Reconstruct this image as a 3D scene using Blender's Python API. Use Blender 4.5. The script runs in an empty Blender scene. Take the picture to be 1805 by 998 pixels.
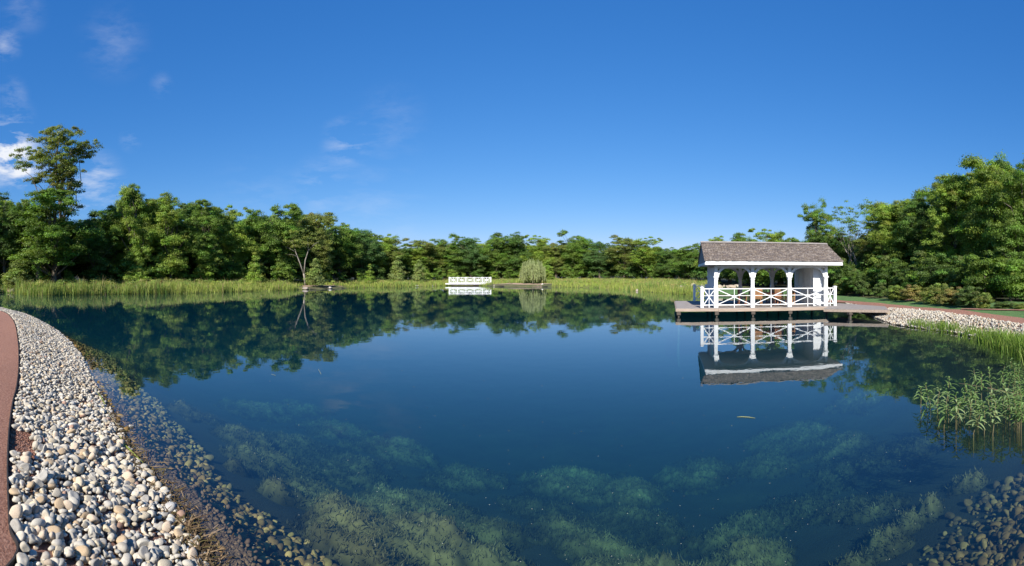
import bpy, math, random
import numpy as np
from mathutils import Vector, Matrix
R = math.radians
random.seed(7)
rng = np.random.default_rng(7)
sc = bpy.context.scene
C = sc.collection

# ---------------------------------------------------------------- camera, sky, sun, exposure
F, CX, HY, CAMH = 800.0, 902.5, 485.0, 2.25      # focal px, centre px, horizon px, eye height
cam = bpy.data.cameras.new('camera')
cam.type = 'PANO'
cam.panorama_type = 'CENTRAL_CYLINDRICAL'
cam.central_cylindrical_range_u_min = -CX/F
cam.central_cylindrical_range_u_max = CX/F
cam.central_cylindrical_range_v_min = -(998-HY)/F
cam.central_cylindrical_range_v_max = HY/F
cam.central_cylindrical_radius = 1.0
cam.clip_end = 6000
cam.clip_start = 0.05
camo = bpy.data.objects.new('camera', cam)
C.objects.link(camo)
camo.location = (0, 0, CAMH)
camo.rotation_euler = (R(90), 0, 0)
sc.camera = camo

SUN_EL, SUN_AZ = R(36.5), R(192)                   # azimuth clockwise from +Y
w = bpy.data.worlds.new('World'); sc.world = w; w.use_nodes = True
nt = w.node_tree; nt.nodes.clear()
out = nt.nodes.new('ShaderNodeOutputWorld'); bg = nt.nodes.new('ShaderNodeBackground')
sky = nt.nodes.new('ShaderNodeTexSky'); sky.sky_type = 'NISHITA'; sky.sun_disc = False
sky.sun_elevation = SUN_EL; sky.sun_rotation = SUN_AZ
sky.altitude = 0; sky.air_density = 1.0; sky.dust_density = 0.15; sky.ozone_density = 3.0
hs = nt.nodes.new('ShaderNodeHueSaturation'); hs.inputs['Saturation'].default_value = 1.12
hs.inputs['Value'].default_value = 1.0
bg.inputs['Strength'].default_value = 0.10
tc = nt.nodes.new('ShaderNodeTexCoord')
def wn(t, **k):
    n = nt.nodes.new(t)
    for a, b in k.items(): setattr(n, a, b)
    return n
def wmath(op, a, b=None, clamp=False):
    n = wn('ShaderNodeMath', operation=op, use_clamp=clamp)
    for i, v in enumerate((a, b)):
        if v is None: continue
        if isinstance(v, (int, float)): n.inputs[i].default_value = v
        else: nt.links.new(v, n.inputs[i])
    return n.outputs[0]
def pxdir(x, y):
    a = (x-CX)/F; v = Vector((math.sin(a), math.cos(a), (HY-y)/F)); return v.normalized()
# wisps of high cloud: noise inside soft patches of the sky (directions, so they hold from anywhere)
mp = wn('ShaderNodeMapping'); mp.inputs['Scale'].default_value = (3.0, 3.0, 9.0); mp.inputs['Rotation'].default_value = (0.3, 0.25, 0)
nt.links.new(tc.outputs['Generated'], mp.inputs['Vector'])
nz = wn('ShaderNodeTexNoise'); nz.inputs['Scale'].default_value = 3.2; nz.inputs['Detail'].default_value = 9
nz.inputs['Roughness'].default_value = 0.62; nz.inputs['Distortion'].default_value = 0.2
nt.links.new(mp.outputs[0], nz.inputs['Vector'])
total = None
for (px, py, r, s) in [(10,270,.075,2.4),(50,295,.05,1.6),(160,325,.075,.75),(8,80,.035,.5),(20,165,.035,.3),(30,205,.04,.25),(612,250,.055,.42),
                       (560,325,.06,.25),(200,75,.07,.16),(40,15,.05,.16),(285,150,.025,.2),(230,247,.025,.25),(690,220,.08,.12),(640,390,.16,.12),(450,350,.1,.1)]:
    d = pxdir(px, py)
    dp = wn('ShaderNodeVectorMath', operation='DISTANCE'); nt.links.new(tc.outputs['Generated'], dp.inputs[0]); dp.inputs[1].default_value = d
    mr = wn('ShaderNodeMapRange'); mr.interpolation_type = 'SMOOTHSTEP'
    nt.links.new(dp.outputs['Value'], mr.inputs['Value'])
    mr.inputs['From Min'].default_value = r*1.25; mr.inputs['From Max'].default_value = 0
    mr.inputs['To Min'].default_value = 0; mr.inputs['To Max'].default_value = s
    total = mr.outputs[0] if total is None else wmath('ADD', total, mr.outputs[0])
cr = wn('ShaderNodeMapRange'); nt.links.new(nz.outputs['Fac'], cr.inputs['Value'])
cr.inputs['From Min'].default_value = .44; cr.inputs['From Max'].default_value = .72
cl = wmath('MULTIPLY', total, cr.outputs[0], True)
mx = wn('ShaderNodeMix', data_type='RGBA'); nt.links.new(cl, mx.inputs['Factor'])
nt.links.new(sky.outputs[0], hs.inputs['Color'])
sp = wn('ShaderNodeSeparateColor'); cb = wn('ShaderNodeCombineColor'); nt.links.new(hs.outputs[0], sp.inputs[0])
for k_, (kk_, pp_) in enumerate([(.4265, 1.137), (.4193, .748), (.583, .546)]):      # the deep polarised blue of the photograph's sky
    nt.links.new(wmath('MULTIPLY', wmath('POWER', wmath('MULTIPLY', sp.outputs[k_], .1), pp_), kk_*10), cb.inputs[k_])
nt.links.new(cb.outputs[0], mx.inputs[6])
mx.inputs[7].default_value = (4.7, 4.9, 5.3, 1)
nt.links.new(mx.outputs[2], bg.inputs[0]); nt.links.new(bg.outputs[0], out.inputs[0])

sl = bpy.data.lights.new('sun', 'SUN'); sl.energy = 4.3; sl.angle = R(.53); sl.color = (1, .955, .88)
so = bpy.data.objects.new('sun', sl); C.objects.link(so)
sd_ = Vector((math.sin(SUN_AZ)*math.cos(SUN_EL), math.cos(SUN_AZ)*math.cos(SUN_EL), math.sin(SUN_EL)))
so.rotation_euler = sd_.to_track_quat('Z', 'Y').to_euler(); so.location = (0, -20, 40)
sc.view_settings.view_transform = 'Standard'; sc.view_settings.look = 'None'
sc.view_settings.exposure = 0.9; sc.view_settings.gamma = 1.0
sc.render.engine = 'CYCLES'
cy = sc.cycles
cy.max_bounces = 8; cy.diffuse_bounces = 2; cy.glossy_bounces = 3; cy.transparent_max_bounces = 12; cy.transmission_bounces = 3
cy.volume_bounces = 0; cy.use_denoising = True; cy.caustics_reflective = False; cy.caustics_refractive = False
try: cy.denoiser = 'OPENIMAGEDENOISE'
except Exception: pass

# ---------------------------------------------------------------- helpers
def at(px, py, z=0.0):
    a = (px-CX)/F; d = F*(CAMH-z)/(py-HY)
    return (d*math.sin(a), d*math.cos(a))
def pol(px, D):
    a = (px-CX)/F; return (D*math.sin(a), D*math.cos(a))
def smooth(a, b, x):
    t = np.clip((x-a)/(b-a), 0, 1); return t*t*(3-2*t)
def wob(x, y, s, seed=0.):
    "smooth noise in -1..1 from summed sines"
    return (np.sin(x*s+1.7+seed+1.3*np.sin(y*s*.7+seed)) + np.sin(y*s*1.21+4.1-seed+1.1*np.sin(x*s*.83+2+seed)) +
            .6*np.sin((x+y)*s*1.9+.6+seed*2+np.sin((x-y)*s*1.3)))/2.6

MATS = {}
def nodes(name):
    m = bpy.data.materials.new(name); m.use_nodes = True; t = m.node_tree
    return m, t, t.nodes['Principled BSDF'], t.nodes['Material Output']
def tn(t, kind, **kw):
    n = t.nodes.new(kind)
    for a, b in kw.items(): setattr(n, a, b)
    return n
def ramp(t, src, stops):
    r = tn(t, 'ShaderNodeValToRGB'); e = r.color_ramp.elements
    while len(e) < len(stops): e.new(.5)
    for el, (p, c) in zip(e, stops): el.position = p; el.color = (*c, 1)
    t.links.new(src, r.inputs[0]); return r.outputs[0]
def noise(t, scale, detail=5, rough=.6, coord='Object', stretch=None):
    tc = tn(t, 'ShaderNodeTexCoord'); n = tn(t, 'ShaderNodeTexNoise')
    n.inputs['Scale'].default_value = scale; n.inputs['Detail'].default_value = detail; n.inputs['Roughness'].default_value = rough
    v = tc.outputs[coord]
    if stretch:
        mp = tn(t, 'ShaderNodeMapping'); mp.inputs['Scale'].default_value = stretch; t.links.new(v, mp.inputs[0]); v = mp.outputs[0]
    t.links.new(v, n.inputs['Vector']); return n.outputs['Fac']
def bump(t, b, src, strength=.4, dist=.02):
    n = tn(t, 'ShaderNodeBump'); n.inputs['Strength'].default_value = strength; n.inputs['Distance'].default_value = dist
    t.links.new(src, n.inputs['Height']); t.links.new(n.outputs[0], b.inputs['Normal'])
def mat_noise(name, stops, scale=4, rough=.85, bscale=None, bstr=.4, bdist=.02, stretch=None, spec=.3, detail=6):
    m, t, b, o = nodes(name)
    t.links.new(ramp(t, noise(t, scale, detail, .65, stretch=stretch), stops), b.inputs['Base Color'])
    b.inputs['Roughness'].default_value = rough; b.inputs['Specular IOR Level'].default_value = spec
    if bscale: bump(t, b, noise(t, bscale, 6, .7, stretch=stretch), bstr, bdist)
    MATS[name] = m; return m
def mat_attr(name, rough=.8, spec=.3, transl=0.0, bscale=None, bstr=.3, bdist=.01, mott=None):
    "base colour from the mesh's own colour attribute, times a fine mottling"
    m, t, b, o = nodes(name)
    a = tn(t, 'ShaderNodeAttribute', attribute_name='Col')
    col = a.outputs['Color']
    if mott:
        mm = tn(t, 'ShaderNodeMix', data_type='RGBA', blend_type='MULTIPLY'); mm.inputs['Factor'].default_value = 1
        t.links.new(col, mm.inputs[6]); t.links.new(ramp(t, noise(t, mott, 5, .7), [(.3, (.62,.6,.56)), (.65, (1.1,1.1,1.1))]), mm.inputs[7]); col = mm.outputs[2]
    t.links.new(col, b.inputs['Base Color'])
    b.inputs['Roughness'].default_value = rough; b.inputs['Specular IOR Level'].default_value = spec
    if bscale: bump(t, b, noise(t, bscale, 5, .7), bstr, bdist)
    if transl:
        tr = tn(t, 'ShaderNodeBsdfTranslucent'); ms = tn(t, 'ShaderNodeMixShader'); ms.inputs[0].default_value = transl
        g = tn(t, 'ShaderNodeMix', data_type='RGBA', blend_type='MULTIPLY'); g.inputs['Factor'].default_value = 1
        t.links.new(col, g.inputs[6]); g.inputs[7].default_value = (1.25, 1.3, .55, 1)
        t.links.new(g.outputs[2], tr.inputs[0]); t.links.new(b.outputs[0], ms.inputs[1]); t.links.new(tr.outputs[0], ms.inputs[2])
        t.links.new(ms.outputs[0], o.inputs['Surface'])
    MATS[name] = m; return m
mat_attr('leaf', rough=.55, spec=.35, transl=.38)
mat_attr('blade', rough=.6, spec=.3, transl=.3)
mat_attr('stone', rough=.8, spec=.25, bscale=35, bstr=.5, bdist=.006, mott=14)
mat_attr('litter', rough=.9, spec=.1)
mat_noise('bark', [(.3,(.07,.055,.04)),(.7,(.21,.17,.13))], 3, .95, 9, .8, .05, stretch=(1,1,.25))
mat_noise('pale_bark', [(.3,(.16,.135,.11)),(.7,(.34,.30,.25))], 3, .9, 9, .6, .05, stretch=(1,1,.25))
mat_noise('soil', [(.3,(.05,.045,.02)),(.55,(.09,.10,.035)),(.8,(.14,.14,.055))], .8, .95, 12, .7, .05)
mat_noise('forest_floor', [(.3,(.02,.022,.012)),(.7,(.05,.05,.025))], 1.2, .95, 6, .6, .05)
mat_noise('bank_gravel', [(.3,(.13,.07,.05)),(.6,(.26,.14,.10)),(.8,(.34,.19,.14))], 40, .95, 60, .9, .02)
mat_noise('pond_bed', [(.3,(.014,.014,.008)),(.6,(.026,.026,.013)),(.8,(.045,.04,.02))], 1.3, .95, 25, .8, .04)
mat_noise('lawn', [(.3,(.075,.14,.04)),(.55,(.10,.185,.055)),(.8,(.14,.21,.075))], 2.2, .9, 90, .9, .03)
mat_noise('path_red', [(.32,(.15,.062,.04)),(.5,(.33,.16,.105)),(.70,(.46,.26,.18))], 38, .95, 60, 1.0, .03, detail=12)
mat_noise('bare_earth', [(.3,(.26,.17,.12)),(.55,(.40,.28,.20)),(.75,(.50,.38,.29))], 3, .95, 40, .6, .02)
mat_noise('edging', [(.3,(.02,.018,.016)),(.7,(.05,.04,.035))], 8, .7)
mat_noise('white_paint', [(.28,(.66,.65,.61)),(.45,(.77,.77,.755)),(.65,(.82,.82,.81))], 3.5, .5, 30, .12, .004, spec=.4)
mat_noise('deck_wood', [(.3,(.19,.165,.15)),(.6,(.31,.275,.25)),(.8,(.40,.36,.33))], 3.5, .85, 22, .5, .01, stretch=(1,5,5))
mat_noise('rim_wood', [(.3,(.25,.19,.14)),(.6,(.42,.33,.26)),(.8,(.50,.41,.33))], 3, .85, 20, .5, .01, stretch=(.5,5,7))
mat_noise('pile_wood', [(.3,(.045,.038,.03)),(.7,(.13,.105,.085))], 5, .9, 15, .6, .01, stretch=(5,5,1))
mat_noise('teak', [(.3,(.16,.062,.03)),(.7,(.36,.16,.08))], 6, .6, 20, .3, .004, stretch=(4,4,1))
mat_noise('light_teak', [(.3,(.27,.125,.05)),(.7,(.45,.24,.11))], 6, .6, 20, .3, .004, stretch=(4,4,1))
mat_attr('shingle', rough=.9, spec=.15, bscale=30, bstr=.6, bdist=.01, mott=9)

def link(o, parent=None):
    C.objects.link(o)
    if parent is not None: o.parent = parent
    return o
def mesh_np(name, V, Fc, mat, parent=None, col=None, smooth_=False, mat_idx=None, mats=None):
    "one mesh object from numpy arrays; Fc has a fixed number of corners per face"
    V = np.asarray(V, np.float32); Fc = np.asarray(Fc, np.int32)
    me = bpy.data.meshes.new(name)
    me.vertices.add(len(V)); me.vertices.foreach_set('co', V.ravel())
    n, k = Fc.shape
    me.loops.add(n*k); me.loops.foreach_set('vertex_index', Fc.ravel())
    me.polygons.add(n); me.polygons.foreach_set('loop_start', np.arange(0, n*k, k, dtype=np.int32))
    try: me.polygons.foreach_set('loop_total', np.full(n, k, np.int32))
    except Exception: pass
    if smooth_: me.polygons.foreach_set('use_smooth', np.ones(n, bool))
    for mm in (mats or [mat]): me.materials.append(MATS[mm])
    if mat_idx is not None: me.polygons.foreach_set('material_index', np.asarray(mat_idx, np.int32))
    if col is not None:
        a = me.color_attributes.new('Col', 'FLOAT_COLOR', 'POINT')
        c4 = np.ones((len(V), 4), np.float32); c4[:, :3] = col; a.data.foreach_set('color', c4.ravel())
    me.update(); me.validate()
    o = bpy.data.objects.new(name, me); link(o, parent); return o
def empty(name, loc=(0,0,0), rz=0):
    o = bpy.data.objects.new(name, None); link(o); o.location = loc; o.rotation_euler = (0, 0, rz); o.empty_display_size = .3; return o
def tag(o, label=None, cat=None, group=None, kind=None):
    if label: o['label'] = label
    if cat: o['category'] = cat
    if group: o['group'] = group
    if kind: o['kind'] = kind
    return o
def copy_tree(o, parent=None):
    c = o.copy(); C.objects.link(c); c.parent = parent
    for ch in list(o.children): copy_tree(ch, c)
    return c
class MB:
    "collects boxes, bars, tubes; build() makes one mesh"
    def __init__(s): s.v = []; s.f = []
    def add(s, vs, fs):
        n = len(s.v); s.v += [tuple(p) for p in vs]; s.f += [tuple(i+n for i in f) for f in fs]; return s
    def box(s, x0, x1, y0, y1, z0, z1, M=None, bev=0):
        if bev:
            b = min(bev, abs(x1-x0)*.45, abs(y1-y0)*.45, abs(z1-z0)*.45); vs = []; 
            for z, i in ((z0, b), (z0+b, 0), (z1-b, 0), (z1, b)):
                vs += [(x0+b+i-0, y0+i, z), (x1-b-i, y0+i, z), (x1-i, y0+b+i, z), (x1-i, y1-b-i, z), (x1-b-i, y1-i, z), (x0+b+i, y1-i, z), (x0+i, y1-b-i, z), (x0+i, y0+b+i, z)]
            fs = [tuple(range(7, -1, -1)), tuple(range(24, 32))]
            for k in range(3):
                for j in range(8): a = k*8+j; c = k*8+(j+1) % 8; fs.append((a, c, c+8, a+8))
        else:
            vs = [(x, y, z) for z in (z0, z1) for x, y in ((x0, y0), (x1, y0), (x1, y1), (x0, y1))]
            fs = [(3,2,1,0),(4,5,6,7),(0,1,5,4),(1,2,6,5),(2,3,7,6),(3,0,4,7)]
        if M: vs = [M @ Vector(p) for p in vs]
        return s.add(vs, fs)
    def bar(s, a, b, w, h, up=(0,0,1)):
        a, b = Vector(a), Vector(b); d = (b-a).normalized(); u = Vector(up)
        x = d.cross(u)
        if x.length < 1e-4: x = d.cross(Vector((0,1,0)))
        x.normalize(); y = x.cross(d)
        vs = [p + x*i*w/2 + y*j*h/2 for p in (a, b) for i, j in ((-1,-1),(1,-1),(1,1),(-1,1))]
        return s.add(vs, [(0,1,2,3),(7,6,5,4),(0,4,5,1),(1,5,6,2),(2,6,7,3),(3,7,4,0)])
    def tube(s, pts, rs, n=6):
        pts = [Vector(p) for p in pts]; base = len(s.v); m = len(pts)
        for i, p in enumerate(pts):
            d = (pts[min(i+1, m-1)] - pts[max(i-1, 0)]).normalized()
            x = d.cross(Vector((.3, .9, .2))).normalized(); y = d.cross(x)
            for k in range(n):
                a = 2*math.pi*k/n; s.v.append(tuple(p + (x*math.cos(a)+y*math.sin(a))*rs[i]))
        for i in range(m-1):
            for k in range(n):
                a = base+i*n+k; b = base+i*n+(k+1) % n; s.f.append((a, b, b+n, a+n))
        s.f.append(tuple(base+k for k in range(n-1, -1, -1))); s.f.append(tuple(base+(m-1)*n+k for k in range(n)))
        return s
    def build(s, name, mat, parent=None, smooth_=False, xf=None):
        vs = s.v if xf is None else [tuple(xf(*p)) for p in s.v]
        me = bpy.data.meshes.new(name); me.from_pydata(vs, [], s.f); me.materials.append(MATS[mat])
        if smooth_: me.polygons.foreach_set('use_smooth', np.ones(len(me.polygons), bool))
        me.update(); o = bpy.data.objects.new(name, me); return link(o, parent)

# ---------------------------------------------------------------- the pond's outline (at water level) and the land
shore_left = [(-230,520),(-120,545),(-50,548),(0,547),(40,552),(80,570),(110,590),(140,622),(160,660),(185,705),(212,755),(240,805),(290,865),(325,920),(350,965),(368,998)]
near = [(-1.25,1.95),(-.3,1.35),(1.0,1.1),(2.2,.85),(3.3,.85),(5.0,1.05),(7.0,1.5),(9.0,2.6)]
shore_right = [(1805,624),(1777,614),(1750,605),(1719,596),(1687,589.5),(1638,582),(1606,577.5),(1572,571.5),(1546,562),(1520,552),(1490,543),(1450,535),(1400,530),(1330,526),(1270,522),
               (1230,520),(1180,518),(1130,514),(1090,510),(1040,507.5),(980,506.2),(930,505.8),(870,505.4),(840,503.6),(800,503.2),(750,505.2),(700,506.4),(640,507.5),(600,508.6),(560,510.4),
               (530,511),(480,512.5),(400,515),(340,517),(280,518),(200,519),(120,520),(60,520.5),(30,518),(0,516),(-60,514),(-140,515)]
POLY = np.array([at(*p) for p in shore_left] + near + [at(*p) for p in shore_right])
def densify(P, k=6, closed=True):
    "Catmull-Rom"
    n = len(P); outp = []
    rng_i = range(n if closed else n-1)
    for i in rng_i:
        g = (lambda j: P[j % n]) if closed else (lambda j: P[min(max(j, 0), n-1)])
        p0, p1, p2, p3 = g(i-1), g(i), g(i+1), g(i+2)
        for t in np.arange(k)/k:
            outp.append(.5*((2*p1)+(-p0+p2)*t+(2*p0-5*p1+4*p2-p3)*t*t+(-p0+3*p1-3*p2+p3)*t**3))
    if not closed: outp.append(P[-1])
    return np.array(outp)
SH = densify(POLY, 4)
def inside(P, poly):
    x, y = P[:, 0], P[:, 1]; res = np.zeros(len(P), bool)
    a = poly; b = np.roll(poly, -1, 0)
    for (x1, y1), (x2, y2) in zip(a, b):
        if y1 == y2: continue
        c = ((y1 > y) != (y2 > y)) & (x < (x2-x1)*(y-y1)/(y2-y1)+x1); res ^= c
    return res
def segdist(P, poly, closed=True):
    a = poly if closed else poly[:-1]; b = np.roll(poly, -1, 0) if closed else poly[1:]
    best = np.full(len(P), 1e9)
    for p, q in zip(a, b):
        d = q-p; L = max(d@d, 1e-9); t = np.clip(((P-p)@d)/L, 0, 1)
        e = P-(p+t[:, None]*d); best = np.minimum(best, (e*e).sum(1))
    return np.sqrt(best)
def sdist(P):
    P = np.atleast_2d(P).astype(float); out_ = np.empty(len(P))
    for i in range(0, len(P), 40000):
        Q = P[i:i+40000]; d = segdist(Q, SH); out_[i:i+40000] = np.where(inside(Q, SH), -d, d)
    return out_
def gz(P, s=None):
    "ground height"
    P = np.atleast_2d(P).astype(float); s = sdist(P) if s is None else s
    x, y = P[:, 0], P[:, 1]
    up = .38*smooth(-.1, 1.9, s) + .24*smooth(1.9, 7, s) + .5*smooth(8, 45, s) + 1.2*smooth(80, 400, s)
    up = up + .05*wob(x, y, .35)*smooth(2, 8, s) + .02*wob(x, y, 2.1, 3)*smooth(0, 1, s)
    dn = -3.3*(1-np.exp(np.minimum(s, 0)*.17)) + .12*wob(x, y, .8, 5)*smooth(0, 3, -s)
    return np.where(s > 0, up, dn)
def z1(x, y): return float(gz([(x, y)])[0])
def hit(px, py):
    "where the ray through a pixel meets the land"
    a = (px-CX)/F; D = np.geomspace(1.5, 300, 500); P = np.stack([D*math.sin(a), D*math.cos(a)], 1)
    z = np.maximum(gz(P), 0); ray = CAMH-(py-HY)/F*D
    i = int(np.argmax(ray < z)); i = max(i, 1)
    f0, f1 = ray[i-1]-z[i-1], ray[i]-z[i]; t = f0/(f0-f1) if f0 != f1 else 0
    d = D[i-1]+(D[i]-D[i-1])*t; return np.array([d*math.sin(a), d*math.cos(a)])

# wood line: distance of the trees as a function of the pixel column
WL = np.array([(-400,52),(0,64),(200,68),(450,78),(600,92),(700,108),(800,118),(1000,120),(1180,104),(1240,80),(1300,66),(1400,52),(1500,44),(1600,38),(1700,34),(1800,31),(2200,28)])
def wood(px): return float(np.interp(px, WL[:, 0], WL[:, 1]))

# terrain sheet: polar grid round the camera out to the horizon
NA = 720
rad = np.concatenate([[0.0], np.geomspace(.5, 200, 330), np.geomspace(215, 3500, 24)])
ang = np.linspace(0, 2*np.pi, NA, endpoint=False)
V = []; 
RR, AA = np.meshgrid(rad[1:], ang, indexing='ij')
P = np.stack([(RR*np.sin(AA)).ravel(), (RR*np.cos(AA)).ravel()], 1)
S = sdist(P); Z = gz(P, S)
V = np.vstack([[0, 0, z1(0, 0)], np.column_stack([P, Z])])
nr = len(rad)-1
i, j = np.meshgrid(np.arange(nr-1), np.arange(NA), indexing='ij'); j2 = (j+1) % NA
Q = np.stack([1+i*NA+j, 1+i*NA+j2, 1+(i+1)*NA+j2, 1+(i+1)*NA+j], -1).reshape(-1, 4)
fc = V[Q].mean(1); fs = S[np.clip(Q-1, 0, None)].mean(1)
fpx = np.degrees(np.arctan2(fc[:, 0], fc[:, 1]))*np.pi/180*F+CX; fD = np.hypot(fc[:, 0], fc[:, 1])
mi = np.zeros(len(Q), int)
mi[fs < 0.05] = 2
mi[(fs >= .05) & (fs < 6) & (fD < 33)] = 3
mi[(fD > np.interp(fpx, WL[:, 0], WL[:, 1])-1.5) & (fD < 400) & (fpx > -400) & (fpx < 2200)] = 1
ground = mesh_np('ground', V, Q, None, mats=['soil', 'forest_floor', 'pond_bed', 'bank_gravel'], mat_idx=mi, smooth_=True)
tri = [(0, 1+(k+1) % NA, 1+k) for k in range(NA)]
cap = mesh_np('ground_underfoot', V[:NA+1], np.array(tri), 'bank_gravel'); tag(cap, kind='structure')
tag(ground, kind='structure')

# ---------------------------------------------------------------- water: a clear body of water under a calm surface
m, t, b, o = nodes('water'); t.nodes.remove(b)
fr = tn(t, 'ShaderNodeFresnel'); fr.inputs[0].default_value = 1.33
ge = tn(t, 'ShaderNodeNewGeometry'); im = tn(t, 'ShaderNodeMapRange'); t.links.new(ge.outputs['Backfacing'], im.inputs['Value'])
im.inputs['To Min'].default_value = 1.44; im.inputs['To Max'].default_value = 1/1.44; t.links.new(im.outputs[0], fr.inputs[0])   # same reflectance from either side: the body of water does not bend the light
gl = tn(t, 'ShaderNodeBsdfGlossy'); gl.inputs['Roughness'].default_value = 0.0; gl.inputs['Color'].default_value = (.93,.97,1.0,1)
tr = tn(t, 'ShaderNodeBsdfTransparent'); ms = tn(t, 'ShaderNodeMixShader')
bp = tn(t, 'ShaderNodeBump'); bp.inputs['Strength'].default_value = .10; bp.inputs['Distance'].default_value = .02
t.links.new(noise(t, 1.5, 3, .5, stretch=(1, 1, 1)), bp.inputs['Height'])
for n_ in (fr, gl): t.links.new(bp.outputs[0], n_.inputs['Normal'])
t.links.new(fr.outputs[0], ms.inputs[0]); t.links.new(tr.outputs[0], ms.inputs[1]); t.links.new(gl.outputs[0], ms.inputs[2])
t.links.new(ms.outputs[0], o.inputs['Surface'])
va = tn(t, 'ShaderNodeVolumeAbsorption'); va.inputs['Color'].default_value = (.30,.76,.74,1); va.inputs['Density'].default_value = .31
vs = tn(t, 'ShaderNodeVolumeScatter'); vs.inputs['Color'].default_value = (.10,.48,1.0,1); vs.inputs['Density'].default_value = .010
ad = tn(t, 'ShaderNodeAddShader'); t.links.new(va.outputs[0], ad.inputs[0]); t.links.new(vs.outputs[0], ad.inputs[1])
t.links.new(ad.outputs[0], o.inputs['Volume']); m.cycles.homogeneous_volume = True if hasattr(m.cycles, 'homogeneous_volume') else None
MATS['water'] = m
x0, y0 = SH.min(0)-1.5; x1, y1 = SH.max(0)+1.5
water = MB().box(x0, x1, y0, y1, -5, 0).build('water', 'water'); tag(water, kind='structure')

# ---------------------------------------------------------------- paths, lawn
def strip(name, A, B, mat, lift, nx=6, k=6, kind='structure', thick=.0):
    "draped sheet between two edge lines"
    A, B = densify(np.array(A, float), k, False), densify(np.array(B, float), k, False); n = len(A)
    P = np.array([A[i]*(1-u)+B[i]*u for i in range(n) for u in np.linspace(0, 1, nx)])
    z = gz(P)+lift
    V = np.column_stack([P, z]); m_ = len(V)
    fs = [(i*nx+j, i*nx+j+1, (i+1)*nx+j+1, (i+1)*nx+j) for i in range(n-1) for j in range(nx-1)]
    o = mesh_np(name, V, fs, mat, smooth_=True)
    tag(o, kind=kind); return o
EL = np.array([hit(*p) for p in [(2,549.5),(14,555),(25,570),(31,600),(33,640),(30,680),(22,715),(16,760),(13,820),(14,880),(17,940),(24,998)]] + [np.array((-2.15,.55)),np.array((-1.0,-.35)),np.array((1.2,-.75)),np.array((4.0,-.5))])
def offset(P, w):
    d = np.gradient(P, axis=0); d /= np.linalg.norm(d, axis=1)[:, None]; return P + np.stack([d[:, 1], -d[:, 0]], 1)*w
OL = offset(EL, 2.1)
strip('path', EL, OL, 'path_red', .030, 8)
Ed = densify(EL, 6, False); 
def ribbon(name, P, w, h, lift, mat, label=None, cat=None, kind=None):
    mb = MB(); z = gz(P)
    a = offset(P, -w/2); b_ = offset(P, w/2)
    vs = []
    for i in range(len(P)):
        vs += [(a[i][0], a[i][1], z[i]-.05), (a[i][0], a[i][1], z[i]+h), (b_[i][0], b_[i][1], z[i]+h), (b_[i][0], b_[i][1], z[i]-.05)]
    fs = [(i*4+k, i*4+(k+1) % 4, i*4+4+(k+1) % 4, i*4+4+k) for i in range(len(P)-1) for k in range(4)]
    return tag(mb.add(vs, fs).build(name, mat), label, cat, kind=kind)
ribbon('path_edging', Ed, .014, .055, 0, 'edging', 'dark metal edging strip between red path and cobble bank', 'edging')
UP = [hit(*p) for p in [(1440,528.5),(1480,530.4),(1566,537.6),(1642,544),(1690,547.5),(1750,556),(1805,563),(1880,577)]]
LO = [hit(*p) for p in [(1440,532.5),(1490,534.6),(1570,544),(1655,551),(1700,557),(1745,564),(1805,574),(1880,590)]]
strip('path', UP, LO, 'path_red', .05, 6)
strip('path', [hit(*p) for p in [(1694,546),(1740,546.5),(1805,547.8),(1900,550)]], [hit(*p) for p in [(1694,547.4),(1740,548),(1805,549.6),(1900,552)]], 'path_red', .06, 3)
# lawn reaching from the path to the shrubs
LA = [hit(*p) for p in [(1440,528),(1480,530),(1566,537),(1642,543.6),(1690,547.2),(1750,555.8),(1805,562.8),(1880,577)]]
LB = [np.array(pol(x, D)) for x, D in [(1400,46),(1480,40),(1560,34),(1620,30),(1690,28.5),(1750,28),(1805,28),(1880,27)]]
strip('lawn', LA, LB, 'lawn', .02, 14)
# lawn behind the pavilion
strip('lawn', [hit(*p) for p in [(1255,518),(1300,520),(1350,522),(1400,524.5),(1442,527)]], [np.array(pol(x, D)) for x, D in [(1255,60),(1300,56),(1350,52),(1400,47),(1442,43)]], 'lawn', .03, 10)
# bare reddish earth by the far water
def earth(pts_a, pts_b): strip('path', [hit(*p) for p in pts_a], [hit(*p) for p in pts_b], 'bare_earth', .02, 3)
earth([(866,499.6),(900,499.4),(930,500),(958,500.5)], [(872,503.6),(900,504.4),(930,504.8),(956,505)])
earth([(952,499.6),(980,499.2),(1000,499.4)], [(952,501),(980,500.6),(1000,500.6)])
earth([(532,504),(560,502),(590,502.5),(606,503)], [(536,508.8),(560,508.6),(585,507.5),(604,505.4)])
earth([(-40,507),(-10,508),(12,509.5),(26,512)], [(-40,514),(-10,515),(12,515),(26,516)])
earth([(600,503),(650,500.5),(700,499.6)], [(600,504.4),(650,501.6),(700,500.4)])

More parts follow.
